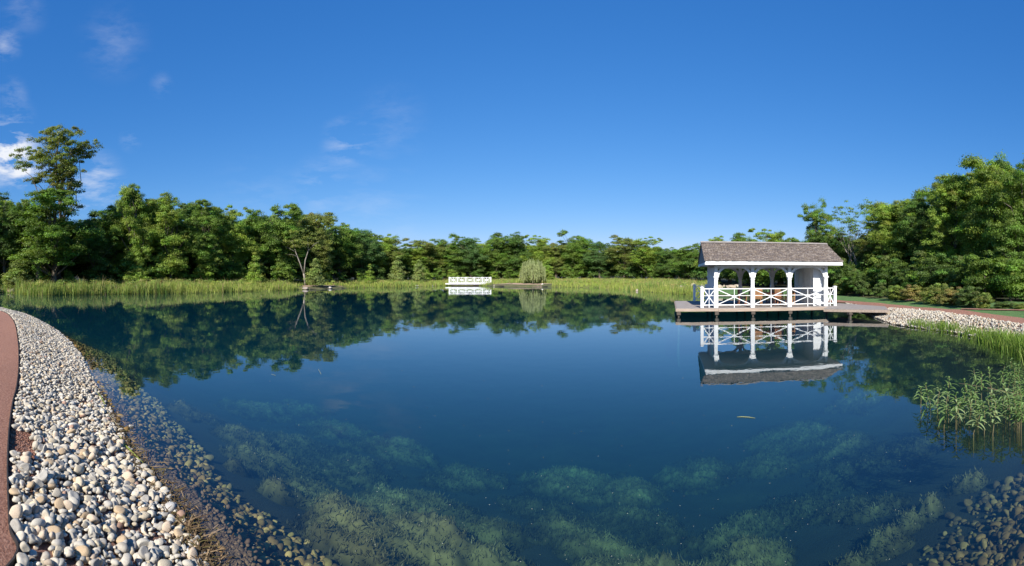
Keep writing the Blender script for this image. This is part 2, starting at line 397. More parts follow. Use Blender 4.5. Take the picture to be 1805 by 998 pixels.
# ---------------------------------------------------------------- cobbles
def ico(sub=1):
    bm = __import__('bmesh').new(); __import__('bmesh').ops.create_icosphere(bm, subdivisions=sub, radius=1)
    v = np.array([x.co[:] for x in bm.verts]); f = np.array([[x.index for x in q.verts] for q in bm.faces]); bm.free(); return v, f
ICO = {s: ico(s) for s in (1, 2, 3)}
STONE_COLS = np.array([(.60,.55,.47),(.67,.62,.54),(.52,.50,.46),(.60,.52,.39),(.65,.59,.49),(.40,.38,.35),(.50,.38,.25),(.70,.66,.58),(.56,.46,.36),(.28,.27,.26),(.46,.30,.23)])
STONE_P = np.array([.17,.15,.12,.1,.15,.07,.05,.1,.05,.02,.02])
def stones(name, P, Z, size, sub, cols=STONE_COLS, probs=STONE_P, flat=.68, label=None, dark=1.0):
    v, f = ICO[sub]; n = len(P); nv = len(v)
    sz = size*(1+.0*P[:, 0])
    sx = sz*rng.uniform(.8, 1.35, n); sy = sz*rng.uniform(.7, 1.1, n); sz_ = sz*rng.uniform(flat-.15, flat+.15, n)
    a = rng.uniform(0, 2*np.pi, n); ti = rng.normal(0, .35, n)
    VV = np.repeat(v[None], n, 0).copy()
    # lumpiness
    for q in range(3):
        d = rng.normal(size=(n, 3)); d /= np.linalg.norm(d, axis=1)[:, None]
        dot = np.einsum('nvk,nk->nv', np.repeat(v[None], n, 0), d); VV *= (1+.16*np.clip(dot, -1, 1)[..., None]*rng.choice([-1, 1], n)[:, None, None]*np.abs(dot)[..., None])
        cut = np.clip(dot-.5, 0, 1); VV -= cut[..., None]*d[:, None, :]*.8
    VV[..., 0] *= sx[:, None]; VV[..., 1] *= sy[:, None]; VV[..., 2] *= sz_[:, None]
    x, z = VV[..., 0].copy(), VV[..., 2].copy(); VV[..., 0] = x*np.cos(ti)[:, None]-z*np.sin(ti)[:, None]; VV[..., 2] = x*np.sin(ti)[:, None]+z*np.cos(ti)[:, None]
    x, y = VV[..., 0].copy(), VV[..., 1].copy(); VV[..., 0] = x*np.cos(a)[:, None]-y*np.sin(a)[:, None]; VV[..., 1] = x*np.sin(a)[:, None]+y*np.cos(a)[:, None]
    VV += np.column_stack([P, Z])[:, None, :]
    FF = (f[None]+(np.arange(n)*nv)[:, None, None]).reshape(-1, 3)
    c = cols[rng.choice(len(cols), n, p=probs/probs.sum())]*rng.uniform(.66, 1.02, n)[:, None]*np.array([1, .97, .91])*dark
    return mesh_np(name, VV.reshape(-1, 3), FF, 'stone', col=np.repeat(c, nv, 0), smooth_=True)
def scatter(poly, dens, extra=None):
    lo, hi = poly.min(0), poly.max(0); n = int((hi-lo).prod()*dens)
    P = rng.uniform(lo, hi, (n, 2)); P = P[inside(P, poly)]
    return P
SL = densify(np.array([at(*p) for p in shore_left[2:]] + near[:3]), 6, False)
bankL = np.vstack([SL, Ed[::-1][14:]])
P = scatter(bankL, 620); D = np.hypot(P[:, 0], P[:, 1]); keep = (D > 1.8); P = P[keep]; D = D[keep]
az = np.arctan2(P[:, 0], P[:, 1]); keep = (az < 0.0) & (az > -1.35); P, D = P[keep], D[keep]
S = sdist(P); dE = segdist(P, Ed, False)
keep = (dE > .05) & ~((dE < .28) & (wob(P[:, 0], P[:, 1], 2.2, 9) > .45) & (D < 7)); P, D, S, dE = P[keep], D[keep], S[keep], dE[keep]
Z0 = gz(P, S); size = np.clip(rng.lognormal(math.log(.0255), .40, len(P)), .012, .056)
lay = rng.uniform(0, 1, len(P)); Zs = Z0 + size*.25 + lay*.045*smooth(.0, .25, S)
# the largest-looking stones become things of their own
nearm = (D < 6.0) & (az[keep[:len(az)]] if False else np.ones(len(P), bool)) & (D > 3.1) & (np.arctan2(P[:, 0], P[:, 1]) > -1.15)
score = np.where(nearm, size/D, 0) * (lay > .55)
top = np.argsort(-score)[:300]; rest = np.ones(len(P), bool); rest[top] = False
BIG = (P[top], Zs[top], size[top])
for sel, sub, nm in (((D < 8) & rest, 2, 'cobble_bank'), ((D >= 8) & rest, 1, 'cobble_bank')):
    tag(stones(nm, P[sel], Zs[sel], size[sel], sub), kind='stuff', cat='cobbles', label='pale rounded cobbles sloping from the red path to the water')
protos = []
for q in range(9):
    p = stones('river_stone', np.zeros((1, 2)), np.zeros(1), np.ones(1), 3, cols=STONE_COLS[[q % 9]], probs=np.ones(1)); protos.append(p)
for q, (p, z, s) in enumerate(zip(*BIG)):
    src = protos[q % 9]; o = src if q < 9 else src.copy()
    if q >= 9: C.objects.link(o)
    o.location = (p[0], p[1], z+.01); o.scale = (s*1.05,)*3; o.rotation_euler = (random.uniform(-.3, .3), random.uniform(-.3, .3), random.uniform(0, 6.28))
    tag(o, 'rounded cobble lying loose in the foreground of the cobble bank on the left', 'stone', 'loose cobbles in the foreground of the left bank')
def boulder(px, py, wpx, col, label, flat=.7, group=None, lift=.3, cat='stone', name='river_stone'):
    p = hit(px, py); d = np.hypot(*p); s = wpx/F*d/2
    o = stones(name, np.zeros((1, 2)), np.zeros(1), np.ones(1), 3, cols=np.array([col]), probs=np.ones(1), flat=flat)
    o.scale = (s,)*3; o.location = (p[0], p[1], max(z1(*p), 0)+s*flat*lift); o.rotation_euler = (0, 0, random.uniform(0, 6)); tag(o, label, cat, group); return o
boulder(128,757,26,(.66,.62,.56),'largest pale boulder standing halfway up the cobble bank')
boulder(180,799,28,(.27,.27,.28),'dark grey angular rock near the waterline of the cobble bank')
boulder(298,900,26,(.72,.70,.68),'smooth white oval stone at the edge of the brown debris')
boulder(304,925,22,(.62,.64,.64),'pale blunt stone touching the smooth white oval stone')
boulder(287,975,30,(.70,.66,.57),'big cream wedge shaped rock at the bottom of the bank')
boulder(308,972,20,(.70,.62,.50),'square beige rock beside the cream wedge shaped rock')
boulder(50,893,24,(.52,.40,.36),'round pinkish stone half sunk in red gravel by the path edging')
boulder(43,909,22,(.55,.36,.33),'small reddish stone with a white face beside the pinkish one')
boulder(60,990,18,(.32,.27,.23),'brown flat topped stone at the bottom of the cobble bank')
boulder(177,718,14,(.72,.70,.60),'small cream stone beside the long reed leaf at the water')
boulder(232,752,12,(.62,.6,.55),'flat grey stone breaking the water beyond the reed leaf')
k = rng.integers(30, len(Ed)-25, 9000); P = Ed[k]+rng.normal(0, .04, (9000, 2)); tt = rng.uniform(.0, .55, (9000, 1))**1.3; dr_ = offset(Ed, -1.0)[k]-Ed[k]; P = P+dr_*tt
k = (segdist(P, Ed, False) > .02) & (wob(P[:, 0], P[:, 1], 2.2, 9) > .0); P = P[k]; k = inside(P, bankL); P = P[k]
tag(stones('red_gravel', P, gz(P)+.006, rng.uniform(.006, .014, len(P)), 1, cols=np.array([(.36,.17,.12),(.28,.13,.09),(.42,.24,.18)]), probs=np.ones(3)), kind='stuff', cat='gravel', label='red gravel spilled beside the path edging')
# shelf of drowned stones along the near shore
P = rng.uniform((-14, .8), (0, 17), (42000, 2)); S = sdist(P); D = np.hypot(P[:, 0], P[:, 1]); k = (S < -.06) & (S > -1.5-.5*wob(P[:, 0], P[:, 1], .9)) & (rng.uniform(0, 1, len(P)) < np.clip(1.25+S*.45, .1, 1)); P, S, D = P[k], S[k], D[k]
brown = np.array([(.27,.165,.05),(.33,.205,.07),(.19,.125,.045),(.36,.25,.09),(.25,.185,.055),(.13,.085,.03)])
sz = np.clip(rng.lognormal(math.log(.040), .32, len(P)), .024, .085)
tag(stones('drowned_stones', P, gz(P, S)+sz*.2, sz, 2, cols=brown, probs=np.ones(6)), kind='stuff', cat='cobbles', label='brown algae coated stones under the shallow water')
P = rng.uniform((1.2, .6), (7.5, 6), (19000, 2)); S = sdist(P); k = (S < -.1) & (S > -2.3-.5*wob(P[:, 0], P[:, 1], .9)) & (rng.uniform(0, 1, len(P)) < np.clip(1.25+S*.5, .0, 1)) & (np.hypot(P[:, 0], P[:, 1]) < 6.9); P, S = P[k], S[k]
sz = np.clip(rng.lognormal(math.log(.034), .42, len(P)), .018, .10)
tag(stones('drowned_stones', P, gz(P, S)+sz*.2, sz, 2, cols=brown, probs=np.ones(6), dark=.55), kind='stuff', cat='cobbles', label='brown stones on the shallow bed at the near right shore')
# right bank of pale cobbles
SR = densify(np.array([at(*p) for p in shore_right[:9]]), 5, False)
bankR = np.vstack([SR, densify(np.array(LO[1:]), 5, False)])
P = scatter(bankR, 260); S = sdist(P); sz = np.clip(rng.lognormal(math.log(.040), .3, len(P)), .025, .09)
k = S > -.1; P, S, sz = P[k], S[k], sz[k]
tag(stones('cobble_bank', P, gz(P, S)+sz*.3+rng.uniform(0, .05, len(P)), sz, 1), kind='stuff', cat='cobbles', label='pale cobbles between the right water edge and the red path')

# ---------------------------------------------------------------- green algae on the pond bed
def algae():
    step = .062
    xs = np.arange(-12.5, 12.5, step); ys = np.arange(2.0, 17, step); X, Y = np.meshgrid(xs, ys, indexing='ij'); P = np.stack([X.ravel(), Y.ravel()], 1)
    S = sdist(P); base = gz(P, S)
    h = np.zeros(len(P)); N1 = wob(P[:, 0], P[:, 1], 5.1, 3); N2 = wob(P[:, 0], P[:, 1], 13, 6); N3 = wob(P[:, 0], P[:, 1], 2.3, 12)
    def blob(px, py, wx, hh, zc=-1.1):
        nonlocal h
        c = np.array(at(px, py, zc)); r = wx/F*np.hypot(*c)/2
        wx_ = .16*r*wob(P[:, 0]*1., P[:, 1]*1., 2.4/r**.5, 2); d = np.hypot(P[:, 0]-c[0], P[:, 1]-c[1])+wx_*1.2
        d = d+r*(.16*N1+.10*N2)+.10*N3; h = np.maximum(h, hh*np.clip(1-(d/(r*1.15))**2, 0, 1)**1.1*(.8+.3*N3))
    for a in [(660,960,260,.75),(760,940,300,.8),(620,890,180,.6),(720,850,260,.55),(830,880,180,.5),(860,970,110,.6),(560,840,150,.5),(480,800,150,.5),(490,880,95,.55),
              (420,845,50,.4),(440,770,120,.45),(340,740,90,.4),(1060,880,180,.5),(1080,950,200,.65),(1180,960,160,.7),(1000,850,160,.4),(1320,910,170,.75),(1250,950,130,.6),
              (1290,860,150,.45),(1380,950,80,.4),(1560,930,90,.5),(1600,900,70,.4),(1640,890,70,.5),(1700,860,80,.35),(1540,850,120,.3),(1480,820,120,.3),(1400,800,140,.3),
              (600,760,200,.3),(520,740,140,.35),(1120,820,170,.3),(1220,990,120,.6),(1500,960,80,.4),(600,990,150,.6),(700,1000,200,.6),(950,800,150,.25),(1500,760,160,.25),(1600,760,130,.25),(1330,820,160,.3)]: blob(*a)
    for a in [(455,705,130,.5),(600,725,150,.45),(690,750,170,.5),(820,790,150,.4),(1010,790,190,.5),(1100,810,150,.45),(1230,775,150,.4),(1400,735,170,.42),(1530,700,150,.4),(1350,770,130,.35),(530,690,100,.4),(1480,770,120,.4)]: blob(*a, -1.6)
    h += (h > .01)*(.07*wob(P[:, 0], P[:, 1], 4.2)+.045*wob(P[:, 0], P[:, 1], 11, 2)+.03*wob(P[:, 0], P[:, 1], 27, 4))
    h += .026*rng.normal(size=len(P))*(h > .02)
    h = h*.75; z = np.minimum(base-.06+h, -.12)
    n1, n2 = X.shape; idx = np.arange(n1*n2).reshape(n1, n2)
    Q = np.stack([idx[:-1, :-1], idx[1:, :-1], idx[1:, 1:], idx[:-1, 1:]], -1).reshape(-1, 4)
    ok = (h[Q].max(1) > .015) & (S[Q].max(1) < -.4); Q = Q[ok]
    used, inv = np.unique(Q, return_inverse=True); V = np.column_stack([P, z])[used]; Q = inv.reshape(-1, 4)
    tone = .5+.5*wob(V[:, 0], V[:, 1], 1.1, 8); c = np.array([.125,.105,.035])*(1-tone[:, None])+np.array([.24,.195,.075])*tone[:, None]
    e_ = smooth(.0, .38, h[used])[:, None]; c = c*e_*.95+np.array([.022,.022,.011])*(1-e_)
    c = c*rng.uniform(.6, 1.15, (len(V), 1))*(.85+.25*wob(V[:, 0], V[:, 1], 7, 1)+.22*wob(V[:, 0], V[:, 1], 2.9, 7))[:, None].clip(.25, 1.3)
    # short filaments standing on it
    n = 110000; k = rng.integers(0, len(V), n); b0 = V[k]+np.column_stack([rng.normal(0, .03, (n, 2)), np.zeros(n)])
    L = rng.uniform(.015, .065, n); a = rng.uniform(0, 2*np.pi, n); wd = .010
    v0 = b0+np.column_stack([np.cos(a)*wd, np.sin(a)*wd, np.zeros(n)]); v1 = b0-np.column_stack([np.cos(a)*wd, np.sin(a)*wd, np.zeros(n)])
    v2 = b0+np.column_stack([rng.normal(0, .025, (n, 2)), L]); m_ = len(V)
    VV = np.vstack([V, v0, v1, v2]); T = np.column_stack([m_+np.arange(n), m_+n+np.arange(n), m_+2*n+np.arange(n)])
    Q3 = np.vstack([Q[:, :3], Q[:, [0, 2, 3]], T]); cc = np.vstack([c, c[k], c[k], c[k]*rng.uniform(.9, 1.25, (n, 1))])
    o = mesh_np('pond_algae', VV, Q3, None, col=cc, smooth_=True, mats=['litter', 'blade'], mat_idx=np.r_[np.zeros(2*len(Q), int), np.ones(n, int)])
    tag(o, kind='stuff', cat='algae', label='mounds of green algae on the bed under clear water')
algae()

# ---------------------------------------------------------------- grasses
def blades(name, P, Z, H, W, lean, cols, label, cat, nseg=2, stuff=True):
    n = len(P); a = rng.uniform(0, 2*np.pi, n); b_ = rng.uniform(0, 2*np.pi, n)
    dx = np.stack([np.cos(a), np.sin(a), np.zeros(n)], 1)*(W/2)[:, None]; ld = np.stack([np.cos(b_), np.sin(b_), np.zeros(n)], 1)*(H*lean)[:, None]
    base = np.column_stack([P, Z]); up = np.array([0, 0, 1.])*H[:, None]
    mid = base+up*.6+ld*.3; tip = base+up+ld
    V = np.stack([base-dx, base+dx, mid+dx*.8, mid-dx*.8, tip], 1).reshape(-1, 3)
    k = (np.arange(n)*5)[:, None]
    T = np.concatenate([k+[[0, 1, 2]], k+[[0, 2, 3]], k+[[3, 2, 4]]])
    o = mesh_np(name, V, T, 'blade', col=np.repeat(cols, 5, 0)); tag(o, label, cat, kind='stuff'); return o
GC = np.array([(.20,.29,.045),(.28,.36,.06),(.34,.37,.09),(.15,.25,.045),(.40,.37,.13),(.44,.36,.16)])
def meadow():
    # between the far shore and the wood; thickest at the water
    n = 330000; px = rng.uniform(-250, 1262, n); wl = np.interp(px, WL[:, 0], WL[:, 1])
    D = wl*rng.uniform(.42, 1.0, n)**.8+1
    a = (px-CX)/F; P = np.stack([D*np.sin(a), D*np.cos(a)], 1)
    S = sdist(P); k = (S > -.3) & (D < wl+1) & (P[:, 1] > 12); k &= ~((px < 28) & (S < 3.5) & (S > .2)); P, S, px, D = P[k], S[k], px[k], D[k]
    m_ = wob(P[:, 0], P[:, 1], .16, 1); m2 = wob(P[:, 0], P[:, 1], .6, 6)
    # bare earth patches stay open
    bare = np.zeros(len(P), bool)
    for (qx, qy, rx) in [(912,502.5,5.5),(885,502.5,4.5),(935,503,4.5),(565,506.5,3.4),(590,505.5,2.2),(545,507.5,2.2)]:
        c = hit(qx, qy); bare |= np.hypot(*(P-c).T) < rx
    k = ~bare; P, S, px, D, m_, m2 = P[k], S[k], px[k], D[k], m_[k], m2[k]
    left = smooth(700, 300, px)
    H = (.42+.3*(m_+m2)/2+.34*wob(P[:, 0], P[:, 1], 1.4, 4)*(.5+.5*left)+rng.uniform(-.2, .3, len(P)))*(1+.45*left*smooth(9, 0, S)+.2*smooth(4, 0, S))*(1+.35*wob(P[:, 0], P[:, 1], .45, 11)); H = np.clip(H, .12, 1.7)
    mixv = (m_*.28+m2*.22+.5)*.8+rng.uniform(0, .2, len(P)); ci = np.clip((mixv*4).astype(int)+rng.integers(0, 2, len(P)), 0, 5)
    col = GC[ci]*rng.uniform(.7, 1.2, (len(P), 1)); q_ = rng.uniform(0, 1, len(P)) < .05; H[q_] *= 1.3; col[q_] = np.array([.34,.25,.13])*rng.uniform(.7, 1.2, (q_.sum(), 1))
    blades('meadow_grass', P, gz(P, S)-.03, H, rng.uniform(.03, .075, len(P))*D/70, rng.uniform(.05, .35, len(P)), col, 'yellow green meadow grass and reeds between the pond and the wood', 'grass')
meadow()
def forbs():
    n = 2600; px = rng.uniform(-250, 1262, n); wl = np.interp(px, WL[:, 0], WL[:, 1]); D = wl*rng.uniform(.45, 1.0, n); a = (px-CX)/F; P = np.stack([D*np.sin(a), D*np.cos(a)], 1); S = sdist(P)
    k = (S > 1.2) & (P[:, 1] > 12) & ~((px < 30) & (S < 4)); P, S, px = P[k], S[k], px[k]
    for (qx, qy, rx) in [(912,502.5,6.5),(885,502.5,5.5),(935,503,5.5),(565,506.5,4.2),(590,505.5,3),(545,507.5,3)]:
        c = hit(qx, qy); k = np.hypot(*(P-c).T) > rx; P, S, px = P[k], S[k], px[k]
    H = rng.uniform(.35, .75, len(P))*(1+.8*smooth(700, 300, px)); cs = np.column_stack([P, gz(P, S)+H*.75]); Vs = []; Cs = []
    for t_, f_ in (((.30,.36,.07), 0), ((.17,.27,.055), 1), ((.42,.37,.12), 2)):
        i_ = rng.integers(0, 3, len(cs)) == f_; V_, Q_, c_ = leaves(cs[i_], rng.uniform(.35, .8, i_.sum()), 46, .13, t_, .2, .55); Vs.append(V_); Cs.append(c_)
    V_ = np.vstack(Vs); tag(mesh_np('meadow_weeds', V_, np.arange(len(V_)).reshape(-1, 4), 'leaf', col=np.vstack(Cs)), 'leafy weeds and wildflowers scattered through the meadow', 'weeds', kind='stuff')
def clump_grass(spots, name, label, n_each, H, W, colset, spread):
    Ps, Hs = [], []
    for (px, py, s) in spots:
        c = hit(px, py); n = int(n_each*s)
        Ps.append(c+rng.normal(0, spread*s**.5, (n, 2))); Hs.append(rng.uniform(.5, 1, n)*H*(.75+.25*s))
    P = np.vstack(Ps); Hh = np.concatenate(Hs); n = len(P)
    blades(name, P, np.maximum(gz(P), -.1)-.02, Hh, rng.uniform(.6, 1, n)*W, rng.uniform(.1, .5, n), colset[rng.integers(0, len(colset), n)]*rng.uniform(.75, 1.2, (n, 1)), label, 'grass')
BR = np.array([(.16,.26,.03),(.20,.31,.04),(.12,.22,.03),(.25,.32,.07)])
clump_grass([(1610,576,.5),(1622,577,.5),(1635,579,.5),(1651,581,.7),(1663,583,.8),(1681,586,.9),(1708,592,.8),(1730,597,.9),(1742,601,1.),(1755,604,1.2),(1766,608,1.3),(1778,612,1.4),(1790,616,1.5),(1802,620,1.5),(1818,625,1.5),(1835,630,1.5),(1790,606,.8),(1803,612,.9)],
            'shore_grass', 'bright green grass tufts growing at the foot of the right cobble bank', 170, .52, .022, BR, .2)

# litter of dead stalks along the near left waterline
n = 5200; k = rng.integers(0, len(SL)-1, n); tt = rng.uniform(0, 1, (n, 1)); P = SL[k]*(1-tt)+SL[k+1]*tt+rng.normal(0, .09, (n, 2)); D = np.hypot(P[:, 0], P[:, 1]); kk = (D < 9.5) & (rng.uniform(0, 1, n) < np.clip(5/D-.2, 0.05, 1)); P = P[kk]; n = len(P)
a = rng.normal(2.2, 1.1, n); L = rng.uniform(.02, .09, n)*rng.choice([1, 1, 1, 1, 2.6], n); z = np.maximum(gz(P), -.04)+rng.uniform(.0, .05, n)
d = np.column_stack([np.cos(a)*L, np.sin(a)*L, rng.normal(0, .02, n)]); s_ = np.column_stack([-np.sin(a), np.cos(a), np.zeros(n)])*rng.uniform(.002, .005, (n, 1)); B0 = np.column_stack([P, z])
V = np.stack([B0-s_, B0+s_, B0+d+s_, B0+d-s_, B0+d*.5+[0, 0, .008]], 1).reshape(-1, 3); kq = (np.arange(n)*5)[:, None]
T = np.concatenate([kq+[[0, 1, 4]], kq+[[1, 2, 4]], kq+[[2, 3, 4]], kq+[[3, 0, 4]]])
lc = np.array([(.08,.05,.028),(.12,.08,.04),(.06,.04,.022),(.26,.18,.10),(.10,.08,.03)])
tag(mesh_np('shore_debris', V, T, 'litter', col=np.repeat(lc[rng.integers(0, 5, n)], 5, 0)), 'brown dead stalks and muck washed up along the near left waterline', 'debris', kind='stuff')
# muck: a low crumbly ridge
P = SL[(np.hypot(SL[:, 0], SL[:, 1]) < 9)]; n = 16000; k = rng.integers(0, len(P)-1, n); tt = rng.uniform(0, 1, (n, 1)); Q = P[k]*(1-tt)+P[k+1]*tt; Q = Q+rng.normal(0, 1, (n, 2))*np.clip(.22-.018*np.hypot(Q[:, 0], Q[:, 1]), .06, .2)[:, None]*.8+[.07, .05]
D = np.hypot(Q[:, 0], Q[:, 1]); kk = wob(Q[:, 0], Q[:, 1], 1.8, 3)+.9 > rng.uniform(0, 1.2, n)*np.clip(D/4.5, .6, 3); Q = Q[kk]
tag(stones('muck', Q, np.maximum(gz(Q), -.05)+.012, np.full(len(Q), .018)*rng.uniform(.5, 1.8, len(Q)), 1, cols=np.array([(.085,.06,.035),(.12,.09,.05),(.15,.11,.06)]), probs=np.ones(3)), 'crumbly brown muck along the near left waterline', 'muck', kind='stuff')
def leafblade(pts, w, col, label, name='reed_leaf', parent=None):
    pts = [Vector(p) for p in pts]; vs = []; fs = []
    for i, p in enumerate(pts):
        d = (pts[min(i+1, len(pts)-1)]-pts[max(i-1, 0)]).normalized(); s = d.cross(Vector((0, 0, 1))).normalized()*w*math.sin(math.pi*(.08+.84*i/(len(pts)-1)))
        vs += [p-s+Vector((0,0,.004)), p, p+s+Vector((0,0,.004))]
    for i in range(len(pts)-1): fs += [(i*3, i*3+1, i*3+4, i*3+3), (i*3+1, i*3+2, i*3+5, i*3+4)]
    o = mesh_np(name, [tuple(v) for v in vs], fs, 'blade', col=np.tile(col, (len(vs), 1)), parent=parent)
    if label: tag(o, label, 'leaf')
    return o
def wpts(pxs, z): return [(*at(x, y, z), z) for x, y in pxs]
leafblade(wpts([(170,690),(178,700),(184,712),(180,720)], .06), .012, (.30,.34,.07), 'short green leaf curling by the small cream stone')
leafblade(wpts([(210,768),(220,785),(235,800),(252,816)], .05), .014, (.33,.36,.06), 'long yellow green reed leaf on the brown debris')
leafblade(wpts([(186,722),(200,742),(212,755)], .05), .009, (.42,.34,.18), 'straw coloured dead reed lying along the waterline')
leafblade(wpts([(1299,735.5),(1308,735),(1320,735.8),(1331,737.5)], .004), .017, (.42,.42,.16), 'long pale leaf floating on open water below the pavilion')
leafblade(wpts([(478,660),(486,662)], .004), .012, (.5,.5,.3), 'tiny pale blade floating left of the pond centre')
leafblade(wpts([(561,651),(566,660)], .004), .012, (.5,.5,.3), 'tiny slanting blade floating near the pond centre')
# specks of pollen and seed floating on the surface
n = 260; px = rng.uniform(420, 1700, n); py = 640+358*rng.uniform(0, 1, n)**.8; P = np.array([at(a_, b_) for a_, b_ in zip(px, py)]); D = np.hypot(*P.T); s = rng.uniform(.001, .0045, n)*np.clip(D/4, .8, 3)
a = rng.uniform(0, 6.28, n); V = np.stack([np.column_stack([P[:, 0]+np.cos(a+q)*s*(2.2 if q == 0 else 1), P[:, 1]+np.sin(a+q)*s, np.full(n, .003)]) for q in (0, 2.1, 4.2)], 1).reshape(-1, 3)
tag(mesh_np('floating_specks', V, np.arange(3*n).reshape(-1, 3), 'litter', col=np.tile((.55,.55,.42), (3*n, 1))), 'tiny pale seeds and specks floating on the water', 'debris', kind='stuff')

# ---------------------------------------------------------------- trees
LEAF = {'mid': (.15,.24,.036), 'bright': (.225,.315,.046), 'dark': (.105,.18,.034), 'olive': (.195,.235,.05), 'pale': (.23,.29,.08), 'yellow': (.22,.27,.03), 'bluish': (.10,.18,.05)}
def leaves(centres, radii, per, leaf, tint, tvar=.22, flat=.6, droop=0.0, shell=.5):
    n = len(centres); c = np.repeat(centres, per, 0); r = np.repeat(radii, per); N = len(c)
    d = rng.normal(size=(N, 3)); d /= np.linalg.norm(d, axis=1)[:, None]; d[:, 2] = np.where(d[:, 2] < -.25, -d[:, 2]*.6, d[:, 2])
    rr = r*(shell+(1-shell)*rng.uniform(0, 1, N)**.5)*np.clip(rng.normal(1, .2, N), .5, 1.7)
    p = c+d*rr[:, None]*[1, 1, flat]; 
    nrm = d*.8+rng.normal(0, .42, (N, 3))+[0, 0, .35]; nrm /= np.linalg.norm(nrm, axis=1)[:, None]
    u = np.cross(nrm, rng.normal(size=(N, 3))); u /= np.linalg.norm(u, axis=1)[:, None]; v = np.cross(nrm, u)
    s = leaf*rng.uniform(.6, 1.25, N)[:, None]; 
    V = np.stack([p-u*s*.62, p-v*s*.32-nrm*s*.06, p+u*s*.62, p+v*s*.32-nrm*s*.06], 1).reshape(-1, 3)
    Q = np.arange(4*N).reshape(-1, 4)
    ct = np.repeat(np.array(tint)[None]*(1+rng.normal(0, tvar, (n, 1))).clip(.55, 1.6)*(1+rng.normal(0, .07, (n, 3))), per, 0)*rng.uniform(.75, 1.25, (N, 1))
    return V, Q, np.repeat(ct.clip(.01, .5), 4, 0)
forbs()
def crown_centres(H, W, zb, n, kind, seed):
    r_ = np.random.default_rng(seed); out_ = []
    lobes = [(r_.uniform(-.3, .3)*W*.5, r_.uniform(-.3, .3)*W*.5, zb+(H-zb)*q, W*.5*rr) for q, rr in
             {'round': [(.28,.72),(.45,.82),(.62,.75),(.8,.5),(.35,.8)], 'tall': [(.2,.55),(.4,.7),(.6,.75),(.78,.6),(.9,.4)], 'spread': [(.2,.85),(.35,.9),(.55,.85),(.75,.6),(.86,.42)],
              'airy': [(.03,.35),(.22,.6),(.42,.85),(.58,.95),(.74,.85),(.88,.55)], 'open': [(.15,.6),(.42,.75),(.68,.7),(.88,.45)], 'cone': [(.1,.85),(.3,.68),(.5,.5),(.7,.33),(.88,.16)]}[kind]]
    if kind == 'cone': lobes = [(0, 0, z, r) for _, _, z, r in lobes]
    n0 = n; n = n if kind == 'cone' else int(n*1.04)
    if kind != 'cone' and H > 6:
        for _ in range(7): lobes.append((r_.uniform(-.42, .42)*W, r_.uniform(-.42, .42)*W, zb+(H-zb)*r_.uniform(.3, 1.0), W*r_.uniform(.09, .17)))
    pl_ = np.array([l_[3]**1.8 for l_ in lobes]); pl_ /= pl_.sum()
    while len(out_) < n:
        lx, ly, lz, lr = lobes[r_.choice(len(lobes), p=pl_)]
        d = r_.normal(size=3); d /= np.linalg.norm(d); q = r_.uniform(.15, 1)**.6
        p = np.array([lx, ly, lz])+d*q*lr*[1, 1, .62]
        if p[2] < zb*.8 or p[2] > H*.98: continue
        out_.append(p)
    out_ = np.array(out_); zz = out_[:, 2]; out_[:, 2] = zb+(zz-zb)*(H*.95-zb)/(zz.max()-zb)
    if kind != 'cone':
        dd_ = np.linalg.norm(out_[:, None]-out_[None], axis=2); nn_ = np.sort(dd_, 1)[:, 3]; out_ = out_[np.argsort(nn_)][:n0]
    return out_
def tree_proto(H, W, zb, n, rc, per, leaf, tint, kind='round', seed=1, bark='bark', limbs=26, tr=.022, lean=0., crown='crown', name='tree', flat=.78, tvar=.17, thin=1.):
    root = empty(name); cs = crown_centres(H, W, zb, n, kind, seed)
    r_ = np.random.default_rng(seed+50)
    radii = rc*r_.uniform(.55, 1.45, n)*(1-.35*cs[:, 2]/H)
    mb = MB(); R0 = H*tr; ph = r_.uniform(0, 6); nseg = 9
    spine = [Vector((lean*H*(k/nseg)**1.5+.02*H*math.sin(ph+k*.9)*(k/nseg), .02*H*math.cos(ph+k*1.3)*(k/nseg), H*.88*k/nseg-.15)) for k in range(nseg+1)]
    mb.tube(spine, [R0*(1.35 if k == 0 else 1)*(1-.88*k/nseg) for k in range(nseg+1)], 8)
    for q in r_.choice(n, min(limbs, n), replace=False):
        e = Vector(cs[q]); zf = max(.12, min(.85, (e.z/H-.12-.22*math.hypot(e.x, e.y)/W*2)/.88)); k = zf*nseg; i_ = int(k); s = spine[i_].lerp(spine[min(i_+1, nseg)], k-i_)
        rr = R0*(1-.88*zf)*.5*thin; m1 = s.lerp(e, .4)+Vector((r_.normal(0, .02*H), r_.normal(0, .02*H), .02*H)); m2 = s.lerp(e, .75)+Vector((r_.normal(0, .015*H), r_.normal(0, .015*H), .025*H))
        mb.tube([s, m1, m2, e], [rr, rr*.7, rr*.45, rr*.15], 5)
    mb.build('trunk', bark, root, True)
    V, Q, c = leaves(cs, radii, per, leaf, tint, tvar, flat)
    mesh_np(crown, V, Q, 'leaf', root, col=c)
    root['dim'] = (H, W); return root
used = {}
def plant(proto, x, y, H, W, label, cat='tree', group=None, rz=None, name=None):
    o = proto if proto.name not in used else copy_tree(proto)
    used[proto.name] = used.get(proto.name, 0)+1
    h0, w0 = proto['dim']; z = max(z1(x, y), 0)
    o.location = (x, y, z-.03); o.scale = (W/w0, W/w0, H/h0); o.rotation_euler = (0, 0, random.uniform(0, 6.28) if rz is None else rz)
    tag(o, label, cat, group); return o
def plant_px(proto, px, ytop, wpx, D, label, **k):
    wpx = wpx*1.28; x, y = pol(px, D); z = z1(x, y); H = (CAMH+(HY-ytop)*D/F-z)*1.025; return plant(proto, x, y, H, wpx/F*D, label, **k)
